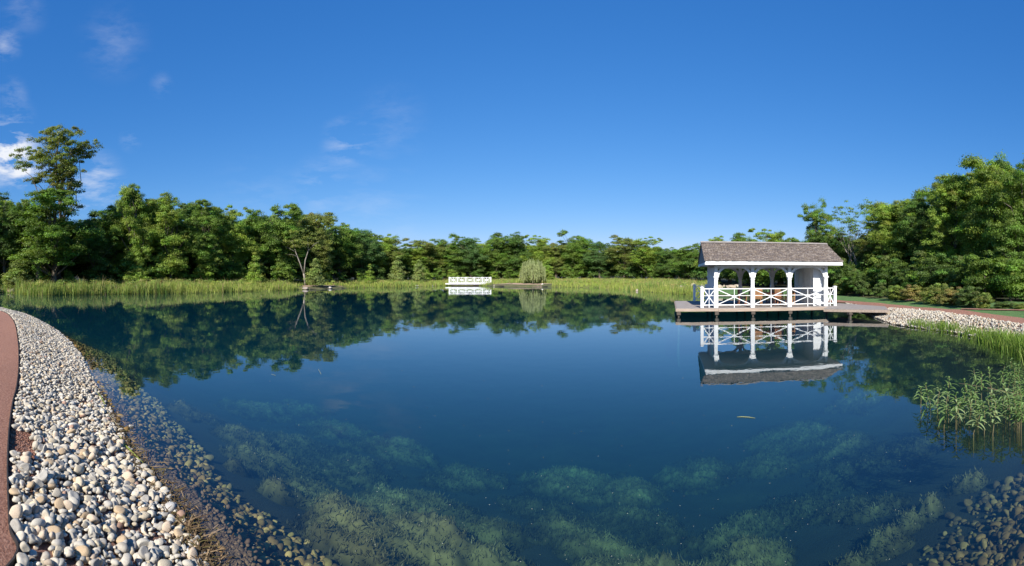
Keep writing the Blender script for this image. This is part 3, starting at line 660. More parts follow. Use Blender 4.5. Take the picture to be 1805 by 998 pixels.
# far-wood kinds (about 12 m) and near-wood kinds (about 11 m, finer leaves)
FAR = {}
for q, (tint, kind) in enumerate([('mid','round'),('dark','spread'),('bright','round'),('olive','tall'),('bluish','round'),('mid','spread')]):
    FAR[q] = tree_proto(12, 8.5, 1.2, 280, .92, 165, .17, LEAF[tint], kind, 10+q, limbs=14)
NEAR = {}
for q, (tint, kind) in enumerate([('mid','round'),('bright','spread'),('dark','tall'),('olive','open'),('bright','tall')]):
    NEAR[q] = tree_proto(11, 7.5, 1.2, 320, .72, 240, .115, LEAF[tint], kind, 30+q, limbs=24)
LEFT = {}
for q, (tint, kind) in enumerate([('bright','tall'),('mid','spread'),('dark','round'),('bright','open')]):
    LEFT[q] = tree_proto(13, 8, 1.4, 310, .82, 190, .15, LEAF[tint], kind, 50+q, limbs=24)
front = [
 (LEFT[2],8,338,70,64,'dark tree cut by the left edge of the photo'),
 (LEFT[1],47,350,60,66,'lower tree just left of the tallest tree'),
 (LEFT[1],95,332,125,62,'broad bright lower tree spreading in front of the tallest tree'),
 (LEFT[2],168,370,70,66,'dark low topped tree right of the tallest tree'),
 (LEFT[0],237,322,66,66,'tall tree with a flat bright top standing above the left wood'),
 (LEFT[3],300,338,72,68,'open crowned tree just right of the flat topped tall tree'),
 (LEFT[1],357,350,62,70,'rounded tree third to the right of the tallest tree'),
 (FAR[2],410,364,66,74,'bright green tree behind the small upright sapling'),
 (FAR[0],458,361,72,77,'full crowned tree on the highest part of the left wood'),
 (FAR[5],505,361,66,80,'broad tree left of the forked pale trunk'),
 (FAR[3],560,372,60,84,'olive tree right of the forked pale trunk'),
 (FAR[0],598,386,60,90,'green tree where the left wood starts to slope down'),
 (FAR[4],640,396,60,95,'bluish green tree halfway down the sloping skyline'),
 (FAR[2],675,411,50,100,'last bright tree of the left wood before the skyline dip'),
 (FAR[1],703,427,44,108,'lowest dark tree in the dip of the skyline'),
 (FAR[3],738,421,54,112,'olive tree standing left above the white footbridge'),
 (FAR[0],784,414,56,116,'green tree directly behind the left end of the footbridge'),
 (FAR[4],830,412,58,118,'bluish green tree directly behind the middle of the footbridge'),
 (FAR[5],872,411,50,119,'broad tree just beyond the right end of the footbridge'),
 (FAR[1],906,406,60,120,'dark domed tree left behind the weeping willow'),
 (FAR[2],947,413,50,120,'bright tree straight behind the weeping willow'),
 (FAR[3],980,427,42,120,'short olive tree in the notch right of the willow'),
 (FAR[0],1014,407,54,119,'pointed tree right of the notch beside the willow'),
 (FAR[4],1057,420,50,116,'bluish tree in the centre right far wood'),
 (FAR[3],1100,416,54,112,'olive brown tinged tree in the centre right far wood'),
 (FAR[2],1143,418,54,108,'light green tree left of the gap before the pavilion'),
 (FAR[1],1180,434,42,103,'short dark tree nearest the gap before the pavilion'),
 (FAR[0],1214,428,52,90,'dense low tree left of the pavilion roof'),
 (FAR[2],1258,416,48,80,'tree peeping over the left end of the pavilion roof'),
 (FAR[5],1306,409,52,68,'tree rising over the left half of the pavilion ridge'),
 (FAR[2],1350,401,64,62,'bright tree rising over the middle of the pavilion ridge'),
 (FAR[0],1394,409,46,56,'tree rising over the right half of the pavilion ridge'),
 (NEAR[0],1437,347,64,50,'tall slim tree standing alone above the right end of the roof'),
 (NEAR[2],1474,410,66,47,'dark tree below the bare branched tree'),
 (NEAR[3],1532,418,70,43,'low olive tree between the bare branched tree and the lawn'),
 (NEAR[1],1568,354,84,42,'broad tree right of the bare branched tree'),
 (NEAR[2],1628,345,84,39,'dark tree in the middle of the right wood'),
 (NEAR[1],1684,305,96,37,'tall bright tree behind the rounded shrubs'),
 (NEAR[4],1742,279,110,34,'towering bright tree second from the right edge'),
 (NEAR[0],1803,268,110,32,'tallest right hand tree cut by the right edge of the photo'),
]
for a in front: plant_px(*a)
# the tallest tree, two masses of foliage on a long bare stem
tall = tree_proto(23, 9.5, 10.4, 360, .74, 110, .17, LEAF['olive'], 'airy', 74, limbs=40, tr=.014, tvar=.2)
plant_px(tall, 104, 214, 108, 68, 'tallest tree of the left wood with an open airy crown')
# back rows: close-packed, told apart by nothing
def sector(px):
    if px < 220: return 'far back tree crowded behind the tallest tree on the left', 'trees packed behind the tallest tree'
    if px < 700: return 'back row tree in the wood behind the sapling and forked trunk', 'trees packed in the left wood'
    if px < 980: return 'back row tree in the wood behind footbridge and willow', 'trees packed behind the footbridge'
    if px < 1240: return 'back row tree in the wood between willow and pavilion', 'trees packed between willow and pavilion'
    if px < 1480: return 'back row tree in the wood behind the pavilion', 'trees packed behind the pavilion'
    return 'back row tree in the shaded wood beyond the right lawn', 'trees packed beyond the right lawn'
sky_px = [a[1] for a in front]; sky_y = [a[2] for a in front]
for row, (dd, drop) in enumerate([(4.5, 14), (9, 20), (15, 14)]):
    px = -150.
    while px < 2000:
        D = wood(px)+dd; step = 5.4/D*F*random.uniform(.8, 1.2); px += step
        yt = float(np.interp(px, sky_px, sky_y))
        if 55 < px < 160: yt = max(yt, 372)
        if 1400 < px < 1545: yt = max(yt, 415)
        yt += drop*random.uniform(.7, 1.6)
        pr = random.choice(list((FAR if px < 1430 else NEAR).values()) if px > 380 else list(LEFT.values()))
        lab, grp = sector(px)
        plant_px(pr, px, yt, random.uniform(6.5, 8.5)/D*F, D, lab, group=grp)
# understory bushes that close the foot of the wood
US = [tree_proto(4.2, 4.6, .2, 42, .8, 150, .21, LEAF[t_], 'round', 80+i_, limbs=8, name='bush', crown='foliage') for i_, t_ in enumerate(['mid','dark','bright'])]
px = -120.
while px < 1480:
    D = wood(px)-2.2+random.uniform(-1.2, 1.5); px += random.uniform(2.6, 4.6)/D*F
    H = random.uniform(1.8, 4.6)
    x, y = pol(px, D)
    lab = 'leafy bush along the foot of the left wood' if px < 700 else ('leafy bush along the foot of the far wood' if px < 1240 else 'leafy bush behind the pavilion at the edge of the wood')
    plant(US[random.randrange(3)], x, y, H, H*random.uniform(.9, 1.3), lab, 'bush', lab.replace('leafy bush', 'bushes'))
USN = [tree_proto(3.4, 3.8, .1, 55, .5, 330, .10, LEAF[t_], 'round', 90+i_, limbs=8, name='bush', crown='foliage') for i_, t_ in enumerate(['mid','dark'])]
px = 1460.
while px < 1990:
    for dd in (0, 1.6):
        D = wood(px)-3+dd+random.uniform(-.8, .8); H = random.uniform(2.0, 3.6)*(1 if dd == 0 else .75); x, y = pol(px+random.uniform(-15, 15), D)
        plant(USN[random.randrange(2)], x, y, H, H*random.uniform(1.1, 1.4), 'dark leafy bush under the tall trees beyond the right lawn', 'bush', 'dark bushes under the right trees')
    px += 1.9/D*F
for dd, hh in ((2.5, 4.2), (7, 5.2), (19, 7.0)):
    px = -180.
    while px < 2000:
        D = wood(px)+dd+random.uniform(-1, 1); H = hh*random.uniform(.8, 1.15); x, y = pol(px, D); px += hh*.72/D*F
        lab, grp = sector(px); plant(US[random.randrange(2)], x, y, H, H*1.25, lab.replace('back row tree', 'shaded thicket bush').replace('far back tree', 'shaded thicket bush'), 'bush', grp.replace('trees', 'thicket bushes'))
# named shrubs along the lawn
shr = [tree_proto(1.5, 2.4, .05, 70, .30, 260, .075, c_, 'round', 100+i_, limbs=6, name='shrub', crown='foliage', tvar=.18) for i_, c_ in enumerate([(.20,.25,.05),(.27,.24,.07),(.11,.17,.04)])]
def shrub(px, pyb, wpx, ytop, k, label):
    p = hit(px, pyb); D = np.hypot(*p); z = z1(*p); H = CAMH+(HY-ytop)*D/F-z; plant(shr[k], p[0], p[1], H, wpx/F*D, label, 'shrub')
for a in [(1487,520.5,34,493,0,'small light shrub nearest the pavilion on the lawn edge'),(1522,523,38,494,2,'dark green shrub second from the pavilion'),(1552,526,34,498,2,'dark shrub between the second shrub and the golden row'),
          (1583,530,52,503,0,'leftmost golden green shrub of the row along the lawn'),(1612,532,58,502,1,'reddish tipped shrub second in the row along the lawn'),(1650,535,64,500,0,'rounded light shrub in the middle of the lawn row'),
          (1679,538,60,506,1,'yellowish shrub right of the middle of the lawn row'),(1708,541,66,505,2,'large greener shrub near the right end of the row'),(1733,543,40,516,0,'low sloping shrub ending the row along the lawn'),
          (1765,544,50,531,2,'low pale weedy clump right of the shrub row'),(1798,545,40,534,0,'low weedy clump at the right edge beyond the lawn')]: shrub(*a)
# saplings standing in the meadow
sap = tree_proto(3.6, 2.4, .3, 80, .42, 90, .13, LEAF['bright'], 'cone', 120, limbs=10, name='sapling')
sap2 = tree_proto(3.2, 2.6, .2, 80, .46, 90, .13, LEAF['pale'], 'cone', 121, limbs=10, name='sapling')
for (s_, px, yt, wpx, D, lab) in [(sap,450,446,30,70,'bright upright sapling standing in the meadow left of the forked trunk'),(sap2,556,456,32,74,'pale rounded sapling right of the forked trunk'),
        (sap,652,466,18,86,'small pointed sapling midway along the sloping left wood'),(sap2,700,452,30,96,'leafy young tree at the foot of the skyline dip'),(sap2,738,458,24,98,'yellowish young tree left of the footbridge'),(sap,965,455,26,108,'yellow green young tree just right of the willow'),
        (sap2,35,455,56,60,'light green young tree at the far left meadow edge'),(US[2],240,470,40,62,'bright low young tree under the flat topped tall tree')]:
    plant_px(s_, px, yt, wpx, D, lab)
# forked pale trunk in front of the wood
ft = empty('forked_tree'); mb = MB()
mb.tube([(0,0,-.2),(-.1,0,1.2),(-.25,0,2.0)], [.2,.17,.15], 8)
mb.tube([(-.25,0,1.9),(-.9,.1,3.8),(-1.6,.1,5.6),(-2.2,.2,7.6)], [.13,.1,.08,.04], 7)
mb.tube([(-.2,0,1.9),(.0,.1,4.2),(.5,0,5.8),(.4,.1,8.2)], [.12,.1,.07,.04], 7)
for a, b_ in (((-1.6,.1,5.6),(-4,.3,6.6)),((.5,0,5.8),(2.3,0,7.4)),((-1.2,.1,4.8),(-3.2,0,5.2))): mb.tube([a, ((a[0]+b_[0])/2, a[1], (a[2]+b_[2])/2+.2), b_], [.05,.035,.02], 5)
mb.build('trunk', 'pale_bark', ft, True)
cs = np.array([(random.uniform(-4.2, 3), random.uniform(-1, 1.6), random.uniform(6.4, 9.2)) for _ in range(26)]); V_, Q_, c_ = leaves(cs, np.full(26, .9), 110, .22, LEAF['olive']); mesh_np('crown', V_, Q_, 'leaf', ft, col=c_)
x, y = pol(538, 76); ft.location = (x, y, z1(x, y)); ft.rotation_euler = (0, 0, -(538-CX)/F)
tag(ft, 'tree with a forked pale trunk leaning in front of the left wood', 'tree')
# ivy covered stub on the left
iv = empty('ivy_trunk'); MB().tube([(0,0,-.2),(.1,0,3),(0,0,6.4)], [.3,.24,.16], 8).build('trunk', 'bark', iv, True)
cs = np.array([(random.uniform(-.25, .25), random.uniform(-.25, .25), .4+z_*.24) for z_ in range(25)]); V_, Q_, c_ = leaves(cs, np.full(25, .5), 130, .16, LEAF['mid'], flat=.9); mesh_np('ivy', V_, Q_, 'leaf', iv, col=c_)
x, y = pol(66, 59.5); iv.location = (x, y, z1(x, y)); tag(iv, 'tree trunk wrapped in ivy under the tallest tree', 'tree')
# bare branched trees beside the roof
def bare(px, ytop, D, label, seed, leafy=10):
    x, y = pol(px, D); z = z1(x, y); H = CAMH+(HY-ytop)*D/F-z; r_ = random.Random(seed); root = empty('bare_tree', (x, y, z)); mb = MB(); tips = []
    def grow(p, d, L, r, lev):
        n = 4; pts = [p]; q = p.copy(); dd = d.copy()
        for k in range(n): dd = (dd+Vector((r_.gauss(0, .13), r_.gauss(0, .13), r_.gauss(.03, .08)))).normalized(); q = q+dd*L/n; pts.append(q.copy())
        mb.tube(pts, [r*(1-.16*k) for k in range(n+1)], 6 if lev < 2 else 4)
        if lev >= 4: tips.append(q.copy()); return
        for _ in range(3 if lev else 5):
            i_ = r_.choice([2, 3, 4]); nd = (dd+Vector((r_.gauss(0, .6), r_.gauss(0, .6), r_.uniform(-.1, .5)))).normalized(); grow(pts[i_], nd, L*r_.uniform(.5, .72), r*(1-.16*i_)*.6, lev+1)
    grow(Vector((0, 0, -.2)), Vector((r_.uniform(-.05,.05), 0, 1)), H*.48, H*.02, 0)
    top_ = max(v[2] for v in mb.v); s = H/top_
    mb.v = [(a*s*.8, b*s*.8, c*s) for a, b, c in mb.v]
    mb.build('trunk', 'pale_bark', root, True)
    cs = np.array([(t_.x*s*.8, t_.y*s*.8, t_.z*s) for t_ in r_.sample(tips, min(leafy*3, len(tips)))]); V_, Q_, c_ = leaves(cs, np.full(len(cs), .32), 38, .11, LEAF['mid']); mesh_np('sparse_foliage', V_, Q_, 'leaf', root, col=c_)
    tag(root, label, 'tree')
bare(1510, 350, 44, 'half dead tree with bare grey branches right of the roof', 5, 16)
bare(1538, 362, 43, 'thin bare branched tree leaning beside the half dead one', 9, 6)
bare(1492, 360, 45, 'slender sparse leaved tree left of the half dead one', 12, 34)

# weeping willow
wl_ = empty('weeping_willow'); MB().tube([(0,0,-.2),(.1,0,1.6),(0,.1,2.6),(-.1,0,3.6)], [.22,.17,.12,.05], 7).build('trunk', 'bark', wl_, True)
ns = 300; ss = []; th = rng.uniform(0, 2*np.pi, ns); r0 = np.sqrt(rng.uniform(0, 1, ns))*2.55; zt = (4.3*np.sqrt(np.clip(1-(r0/3.1)**2.6, 0, 1))+.1)*(1+.13*np.sin(th*5+r0*3)+rng.normal(0, .05, ns)); L = np.minimum(zt-rng.uniform(.1, 1.0, ns), rng.uniform(1.2, 4.0, ns)); per = 46
tt = rng.uniform(0, 1, (ns, per)); pz = zt[:, None]-L[:, None]*tt; pr = r0[:, None]+.22*tt; p = np.stack([pr*np.cos(th)[:, None], pr*np.sin(th)[:, None], pz], -1).reshape(-1, 3)+rng.normal(0, .05, (ns*per, 3)); N = len(p)
a = rng.uniform(0, 6.28, N); u = np.stack([np.cos(a)*.045, np.sin(a)*.045, np.zeros(N)], 1); dn = np.stack([rng.normal(0, .04, N), rng.normal(0, .04, N), -rng.uniform(.14, .28, N)], 1)
V_ = np.stack([p-dn*.5, p+u, p+dn*.5, p-u], 1).reshape(-1, 3); tint = np.repeat(np.array([(.36,.40,.18)])*rng.uniform(.65, 1.25, (ns, 1)), per, 0); 
mesh_np('crown', V_, np.arange(4*N).reshape(-1, 4), 'leaf', wl_, col=np.repeat(tint*rng.uniform(.85, 1.15, (N, 1)), 4, 0))
x, y = pol(939, 92); wl_.location = (x, y, z1(x, y)-.1); tag(wl_, 'small pale weeping willow standing by the bare earth on the far shore', 'willow')

# ---------------------------------------------------------------- pavilion: local frame u (right), v (away), z
A0 = (1180-CX)/F; cA, sA = math.cos(A0), math.sin(A0)
def Wp(u, v, z=0): return (u*cA+v*sA, -u*sA+v*cA, z)
def L3(u, v, z): return Vector((u, v, z))
OX, OY = 5.65, 26.7                       # pavilion centre in u, v
def place(root, u, v, z=0): root.location = Wp(u, v, z); root.rotation_euler = (0, 0, -A0); return root
DK = .46
def ub(px, v): return v*math.tan((px-1180)/F)
PU = [ub(1262, 24.6), ub(1326.5, 24.6), ub(1391.5, 24.6), ub(1455.5, 24.6)]
VF, VR = 24.62, 28.95
# dock
dock = place(empty('dock'), 0, 0)
mb = MB(); v = 24.42
u0, u1 = .38, PU[3]+.1
while v < 31.4:                                      # boards running along u
    ul = u0+(.0 if v > 24.5 else 0); mb.box(ul, u1+.1*0, v, min(v+.136, 31.45), DK-.035, DK+random.uniform(-.003, .003)); v += .142
mb.build('decking', 'deck_wood', dock)
MB().box(u0-.02, PU[0]+.12, 24.38, 24.42, DK-.17, DK-.03).box(PU[0]+.12, u1+.02, 24.33, 24.42, DK-.185, DK-.033).build('rim_board', 'rim_wood', dock)
MB().box(u0-.045, u0-.003, 24.383, 31.4, DK-.17, DK-.036).build('rim_board', 'rim_wood', dock)
for i_ in range(4): 
    MB().box(u0, u1, 25.4+i_*1.6, 25.5+i_*1.6, DK-.22, DK-.04).build('joist', 'pile_wood', dock)
for uu in [u0+.12, PU[0]+.03, PU[1], PU[2], PU[3]]:
    for vv in (24.47, 27.2, 30.4):
        MB().box(uu-.11, uu+.11, vv-.11, vv+.11, DK-.37, DK-.19, bev=.01).box(uu-.04, uu+.04, vv-.04, vv+.04, -2.9, DK-.36).build('pile', 'pile_wood', dock)
# walkway to the shore, angled
def walk(z): return [at(1452,543.9,z), at(1566,545.6,z), at(1560,540.2,z), at(1478,534.6,z)]
wk = empty('walkway'); q = [Vector((*p, 0)) for p in walk(DK)]
mb = MB(); nb = 34
for i_ in range(nb):
    t0, t1 = i_/nb, (i_+.95)/nb
    a, b_, c_, d_ = q[0].lerp(q[1], t0), q[0].lerp(q[1], t1), q[3].lerp(q[2], t1), q[3].lerp(q[2], t0)
    mb.add([(p.x, p.y, DK-.04+dz) for dz in (0, .045) for p in (a, b_, c_, d_)], [(3,2,1,0),(4,5,6,7),(0,1,5,4),(1,2,6,5),(2,3,7,6),(3,0,4,7)])
mb.build('decking', 'deck_wood', wk)
n_ = (q[1]-q[0]).normalized(); e0, e1 = q[0]-Vector((0,0,0)), q[1]
MB().bar((e0.x, e0.y, DK-.105), (e1.x, e1.y, DK-.105), .05, .125).build('rim_board', 'rim_wood', wk)
MB().bar((q[1].x, q[1].y, DK-.1), (q[2].x, q[2].y, DK-.1), .05, .12).build('rim_board', 'rim_wood', wk)
for tx in (.42,):
    p = q[0].lerp(q[1], tx); MB().box(p.x-.06, p.x+.06, p.y-.02, p.y+.1, -2.2, DK-.16).box(p.x-.13, p.x+.13, p.y-.06, p.y+.14, DK-.3, DK-.17).build('pile', 'pile_wood', wk)
tag(wk, 'grey boarded walkway joining the pavilion deck to the cobble bank', 'walkway')
tag(dock, 'weathered wooden deck on piles carrying the white pavilion over the water', 'deck')

pav = place(empty('pavilion'), OX, OY, 0)
def loc(mb, name, mat, parent=pav, **k): return mb.build(name, mat, parent, xf=lambda x, y, z: (x-OX, y-OY, z), **k)
EU0, EU1, EVF, EVR = ub(1243.5, 24.0), ub(1485, 24.0), 24.0, 29.6
EZ, RZ = 2.80, 4.17; VM = (EVF+EVR)/2
pw = .19
for uu in PU:
    for vv in (VF, VR):
        mb = MB().box(uu-pw/2, uu+pw/2, vv-pw/2, vv+pw/2, DK+.005, EZ+.0, bev=.008)
        mb.box(uu-pw/2-.022, uu+pw/2+.022, vv-pw/2-.022, vv+pw/2+.022, DK+.003, 1.58, bev=.01)
        for k, (zz, e) in enumerate([(2.08,.025),(2.12,.05),(2.16,.035)]): mb.box(uu-pw/2-e, uu+pw/2+e, vv-pw/2-e, vv+pw/2+e, zz, zz+.04, bev=.006)
        loc(mb, 'post', 'white_paint')
def arch(ua, ub_, vv, name='bracket', t_=.06):
    "curved braces springing from two posts and meeting under the beam"
    m_ = (ua+ub_)/2; R_ = (ub_-ua)/2-pw/2; z0 = 2.16; zt = 2.70; mb = MB(); N = 18; pts = []
    for sgn, ue in ((1, ua+pw/2), (-1, ub_-pw/2)):
        rr = .62; pts = []
        for k in range(N+1):
            a = math.pi/2*k/N; pts.append((ue+sgn*rr*(1-math.cos(a)), z0+(zt-z0)*math.sin(a)))
        mb = MB()
        for (a_, b_) in zip(pts, pts[1:]): mb.bar((a_[0], vv, a_[1]), (b_[0], vv, b_[1]), .13, .11, up=(0, 1, 0))
        mb.box(min(ue, ue+sgn*.04), max(ue, ue+sgn*.04), vv-.03, vv+.03, z0-.15, z0+.05)
        loc(mb, name, 'white_paint')
for vv in (VF, VR):
    for a_, b_ in zip(PU, PU[1:]):
        arch(a_, b_, vv)
loc(MB().box(PU[0]-.1, PU[3]+.1, VF-.06, VF+.06, 2.66, EZ+.06), 'beam', 'white_paint'); loc(MB().box(PU[0]-.1, PU[3]+.1, VR-.06, VR+.06, 2.66, EZ+.06), 'beam', 'white_paint')
# soffit / ceiling, fascias
loc(MB().box(EU0+.03, EU1-.03, EVF+.03, EVR-.03, EZ+.03, EZ+.06), 'ceiling', 'white_paint')
loc(MB().box(EU0, EU1, EVF-.025, EVF, EZ, EZ+.20, bev=.004), 'fascia', 'white_paint'); loc(MB().box(EU0, EU1, EVR, EVR+.025, EZ, EZ+.20), 'fascia', 'white_paint')
loc(MB().box(EU0-.025, EU0, EVF+.01, EVR-.01, EZ, EZ+.12), 'fascia', 'white_paint'); loc(MB().box(EU1, EU1+.025, EVF+.01, EVR-.01, EZ, EZ+.12), 'fascia', 'white_paint')
EU1R = EU1-.0; RU0, RU1 = EU0+.0, EU1
# roof: two slopes of shingles over a deck, hip-less gable
roof = None
ROOFC = np.array([(.19,.155,.135),(.23,.19,.165),(.155,.128,.115),(.27,.23,.20),(.21,.17,.14),(.175,.15,.14)])
def shingles():
    Vs, Fs, Cs = [], [], []; n = 0
    for side in (0, 1):
        v0_, v1_ = (EVF-.06, VM) if side == 0 else (EVR+.06, VM)
        Lh = math.hypot(v1_-v0_, RZ-(EZ+.2)); nrow = 24; dv = (v1_-v0_)/nrow; dz = (RZ-EZ-.2)/nrow
        up = Vector((0, -(RZ-EZ-.2)*(1 if side == 0 else -1), abs(v1_-v0_))).normalized()
        for r in range(nrow):
            u = EU0-.06+random.uniform(-.15, 0)
            while u < EU1+.06:
                w_ = random.uniform(.09, .2); ua = max(u, EU0-.06); ue = min(u+w_-.006, EU1+.06); u += w_
                if ue-ua < .02: continue
                va = v0_+dv*(r-.08+random.uniform(-.06, .06)); vb = v0_+dv*(r+1.15); za = EZ+.205+dz*(r-.08); zb = EZ+.205+dz*(r+1.15); th = .026+random.uniform(0, .012)
                a = [(ua, va, za), (ue, va, za), (ue, vb, zb-.01), (ua, vb, zb-.01)]
                top = [(ua, va, za+th), (ue, va, za+th), (ue, vb, zb+.002), (ua, vb, zb+.002)]
                Vs += a+top; f = [(3,2,1,0),(4,5,6,7),(0,1,5,4),(1,2,6,5),(2,3,7,6),(3,0,4,7)]
                if side: f = [q_[::-1] for q_ in f]
                Fs += [tuple(k+n for k in q_) for q_ in f]; n += 8; c = ROOFC[random.randrange(6)]*random.uniform(.8, 1.15); Cs += [c]*8
    V = np.array(Vs)-[OX, OY, 0]
    return mesh_np('roof', V, Fs, 'shingle', pav, col=np.array(Cs))
roof = shingles()
loc(MB().bar((EU0-.07, VM-.07, RZ+.035), (EU1+.07, VM-.07, RZ+.035), .2, .022, up=(0, -.42, 1)).bar((EU0-.07, VM+.07, RZ+.035), (EU1+.07, VM+.07, RZ+.035), .2, .022, up=(0, .42, 1)), 'ridge_cap', 'deck_wood', parent=pav)
def gable(u, s):
    mb = MB(); mb.add([(u, EVF+.02, EZ+.1), (u, EVR-.02, EZ+.1), (u, EVR-.02, EZ+.19), (u, VM, RZ-.02), (u, EVF+.02, EZ+.19), (u+s, EVF+.02, EZ+.1), (u+s, EVR-.02, EZ+.1), (u+s, EVR-.02, EZ+.19), (u+s, VM, RZ-.02), (u+s, EVF+.02, EZ+.19)],
                      [(0,1,2,3,4),(9,8,7,6,5),(0,5,6,1),(1,6,7,2),(2,7,8,3),(3,8,9,4),(4,9,5,0)]); return mb
loc(gable(EU0+.0, .04), 'gable', 'deck_wood'); loc(gable(EU1-.04, .04), 'gable', 'deck_wood')
# left end wall of boards and battens
mb = MB().box(PU[0]-.03, PU[0]+.03, VF+.35, VR-.08, DK+.01, 2.66)
for k in range(14): mb.box(PU[0]-.05, PU[0]+.05, VF+.4+k*.3, VF+.44+k*.3, DK+.01, 2.655)
loc(mb, 'end_wall', 'white_paint')
# closet in the right bay: front, side, rear walls
cu0, cu1, cv0 = PU[3]-.64, PU[3]-.11, 24.95
def battwall(u0_, u1_, v0_, v1_, z1_=2.82):
    mb = MB().box(u0_, u1_, v0_, v1_, DK+.01, z1_)
    return mb
mb = battwall(cu0, cu1+.02, cv0, cv0+.05)
for k in range(1): mb.box(cu0+.0, cu0+.05, cv0-.015, cv0+.0, DK+.01, 2.82)
loc(mb, 'closet_wall', 'white_paint')
mb = battwall(cu0, cu0+.05, cv0+.052, VR)
for k in range(8): mb.box(cu0-.012, cu0, cv0+.3+k*.45, cv0+.34+k*.45, DK+.01, 2.8)
loc(mb, 'closet_wall', 'white_paint')
mb = battwall(PU[3]-.06, PU[3]-.01, cv0+.052, VR)
loc(mb, 'closet_wall', 'white_paint')
# arched door on the closet's left wall
dr = MB(); vd0, vd1 = 26.9, 27.7
N = 12; prof = [(vd0, DK+.02), (vd1, DK+.02)]+[((vd0+vd1)/2+.4*math.cos(math.pi*k/N), 2.0+.45*math.sin(math.pi*k/N)) for k in range(N+1)]
vs = [(cu0-.04, a_, b_) for a_, b_ in prof]+[(cu0-.012, a_, b_) for a_, b_ in prof]; n = len(prof)
dr.add(vs, [tuple(range(n)), tuple(range(2*n-1, n-1, -1))]+[(k, (k+1) % n+0, (k+1) % n+n, k+n) for k in range(n)])
door = loc(dr, 'door', 'white_paint'); MB().box(cu0-.07-OX, cu0-.04-OX, vd0+.06-OY, vd0+.1-OY, 1.35, 1.5).build('handle', 'edging', door)
# railings
RT = 1.53
def rail_panel(a, b_, parent=pav, name='railing', centre=True):
    a, b_ = Vector(a), Vector(b_); mb = MB()
    def P_(t_, z): p = a.lerp(b_, t_); return (p.x, p.y, z)
    z0, zt = DK+.16, RT-.04; zm = (z0+zt)/2
    mb.bar(P_(0, zt+.01), P_(1, zt+.01), .075, .05); mb.bar(P_(0, z0), P_(1, z0), .045, .045); mb.bar(P_(0, zm+.07), P_(1, zm+.07), .028, .03)
    mb.bar(P_(.5, z0), P_(.5, zt-.02), .03, .036); mb.bar(P_(.01, z0+.03), P_(.99, zt-.04), .034, .04); mb.bar(P_(.01, zt-.04), P_(.99, z0+.03), .038, .044)
    mb.bar(P_(.5, DK+.01), P_(.5, z0-.02), .04, .04)
    return loc(mb, name, 'white_paint', parent)
for a_, b_ in zip(PU, PU[1:]): rail_panel((a_+pw/2, VF, 0), (b_-pw/2, VF, 0))
def newel(u, v, h=RT+.03):
    mb = MB().box(u-.085, u+.085, v-.085, v+.085, DK+.004, h, bev=.008).box(u-.11, u+.11, v-.11, v+.11, h, h+.035, bev=.008).box(u-.07, u+.07, v-.07, v+.07, h+.035, h+.06)
    loc(mb, 'newel_post', 'white_paint')
uL = ub(1237.5, VF); uR = ub(1471.5, VF)
newel(uL, VF); newel(uR, VF); rail_panel((uL+.09, VF, 0), (PU[0]-.075, VF, 0)); rail_panel((PU[3]+.075, VF, 0), (uR-.09, VF, 0))
uB = ub(1224, 30.9); newel(uB, 30.9); newel(PU[0], 30.9); rail_panel((uB+.09, 30.9, 0), (PU[0]-.09, 30.9, 0))
newel(PU[0]-.02, VF-.0-.0+1e-3, RT+.05)
tag(pav, 'white open sided pavilion with arches and a grey shingle roof on the deck', 'pavilion')
# walkway side patch under right newel
MB().box(u1+.003, uR+.16, 24.42, 28.0, DK-.04, DK-.006).build('side_decking', 'deck_wood', dock)

# table and chairs
def chair_parts(root, mat):
    for sx in (-1, 1):
        MB().box(sx*.23-.022, sx*.23+.022, -.23, -.186, 0, .63).build('leg', mat, root)
        MB().box(sx*.23-.022, sx*.23+.022, .2, .244, 0, .98).build('leg', mat, root)
        MB().box(sx*.24-.03, sx*.24+.03, -.25, .26, .632, .66, bev=.006).build('armrest', mat, root)
    mb = MB()
    for k in range(6): mb.box(-.24, .24, -.24+k*.078, -.24+k*.078+.066, .42, .445)
    mb.build('seat', mat, root)
    mb = MB().box(-.208, .208, .205, .238, .92, .98).box(-.208, .208, .208, .235, .50, .55)
    for k in range(7): mb.box(-.185+k*.055, -.185+k*.055+.034, .213, .23, .55, .92)
    mb.build('backrest', mat, root)
def chair(u, v, rz, mat, label):
    r = empty('slatted_chair'); chair_parts(r, mat); place(r, u, v, DK+.005); r.rotation_euler = (0, 0, -A0+rz); tag(r, label, 'chair', 'slatted wooden chairs in the pavilion')
tb = empty('dining_table'); mb = MB()
for k in range(9): mb.box(-.95, .95, -.45+k*.101, -.45+k*.101+.092, .715, .745)
mb.build('tabletop', 'teak', tb); MB().box(-.85, .85, -.38, .38, .64, .713).build('apron', 'teak', tb)
for sx in (-1, 1):
    for sy in (-1, 1): MB().box(sx*.8-.04, sx*.8+.04, sy*.34-.04, sy*.34+.04, 0, .715).build('leg', 'teak', tb)
place(tb, ub(1350, 26.6), 26.6, DK+.005); tag(tb, 'brown slatted dining table in the middle of the pavilion', 'table')
tu = ub(1350, 26.6)
chair(tu-1.45, 26.5, R(90), 'teak', 'dark chair at the left end of the table in the pavilion')
chair(tu+1.45, 26.4, R(-90), 'light_teak', 'orange brown chair at the right end of the pavilion table')
for k, du in enumerate((-.6, .05, .7)): chair(tu+du, 27.5, 0, 'teak', ['left','middle','right'][k]+' one of three chairs behind the pavilion table')
for k, du in enumerate((-.7, .55)): chair(tu+du, 25.75, math.pi, 'light_teak' if k == 0 else 'teak', ['left','right'][k]+' one of two chairs in front of the pavilion table')

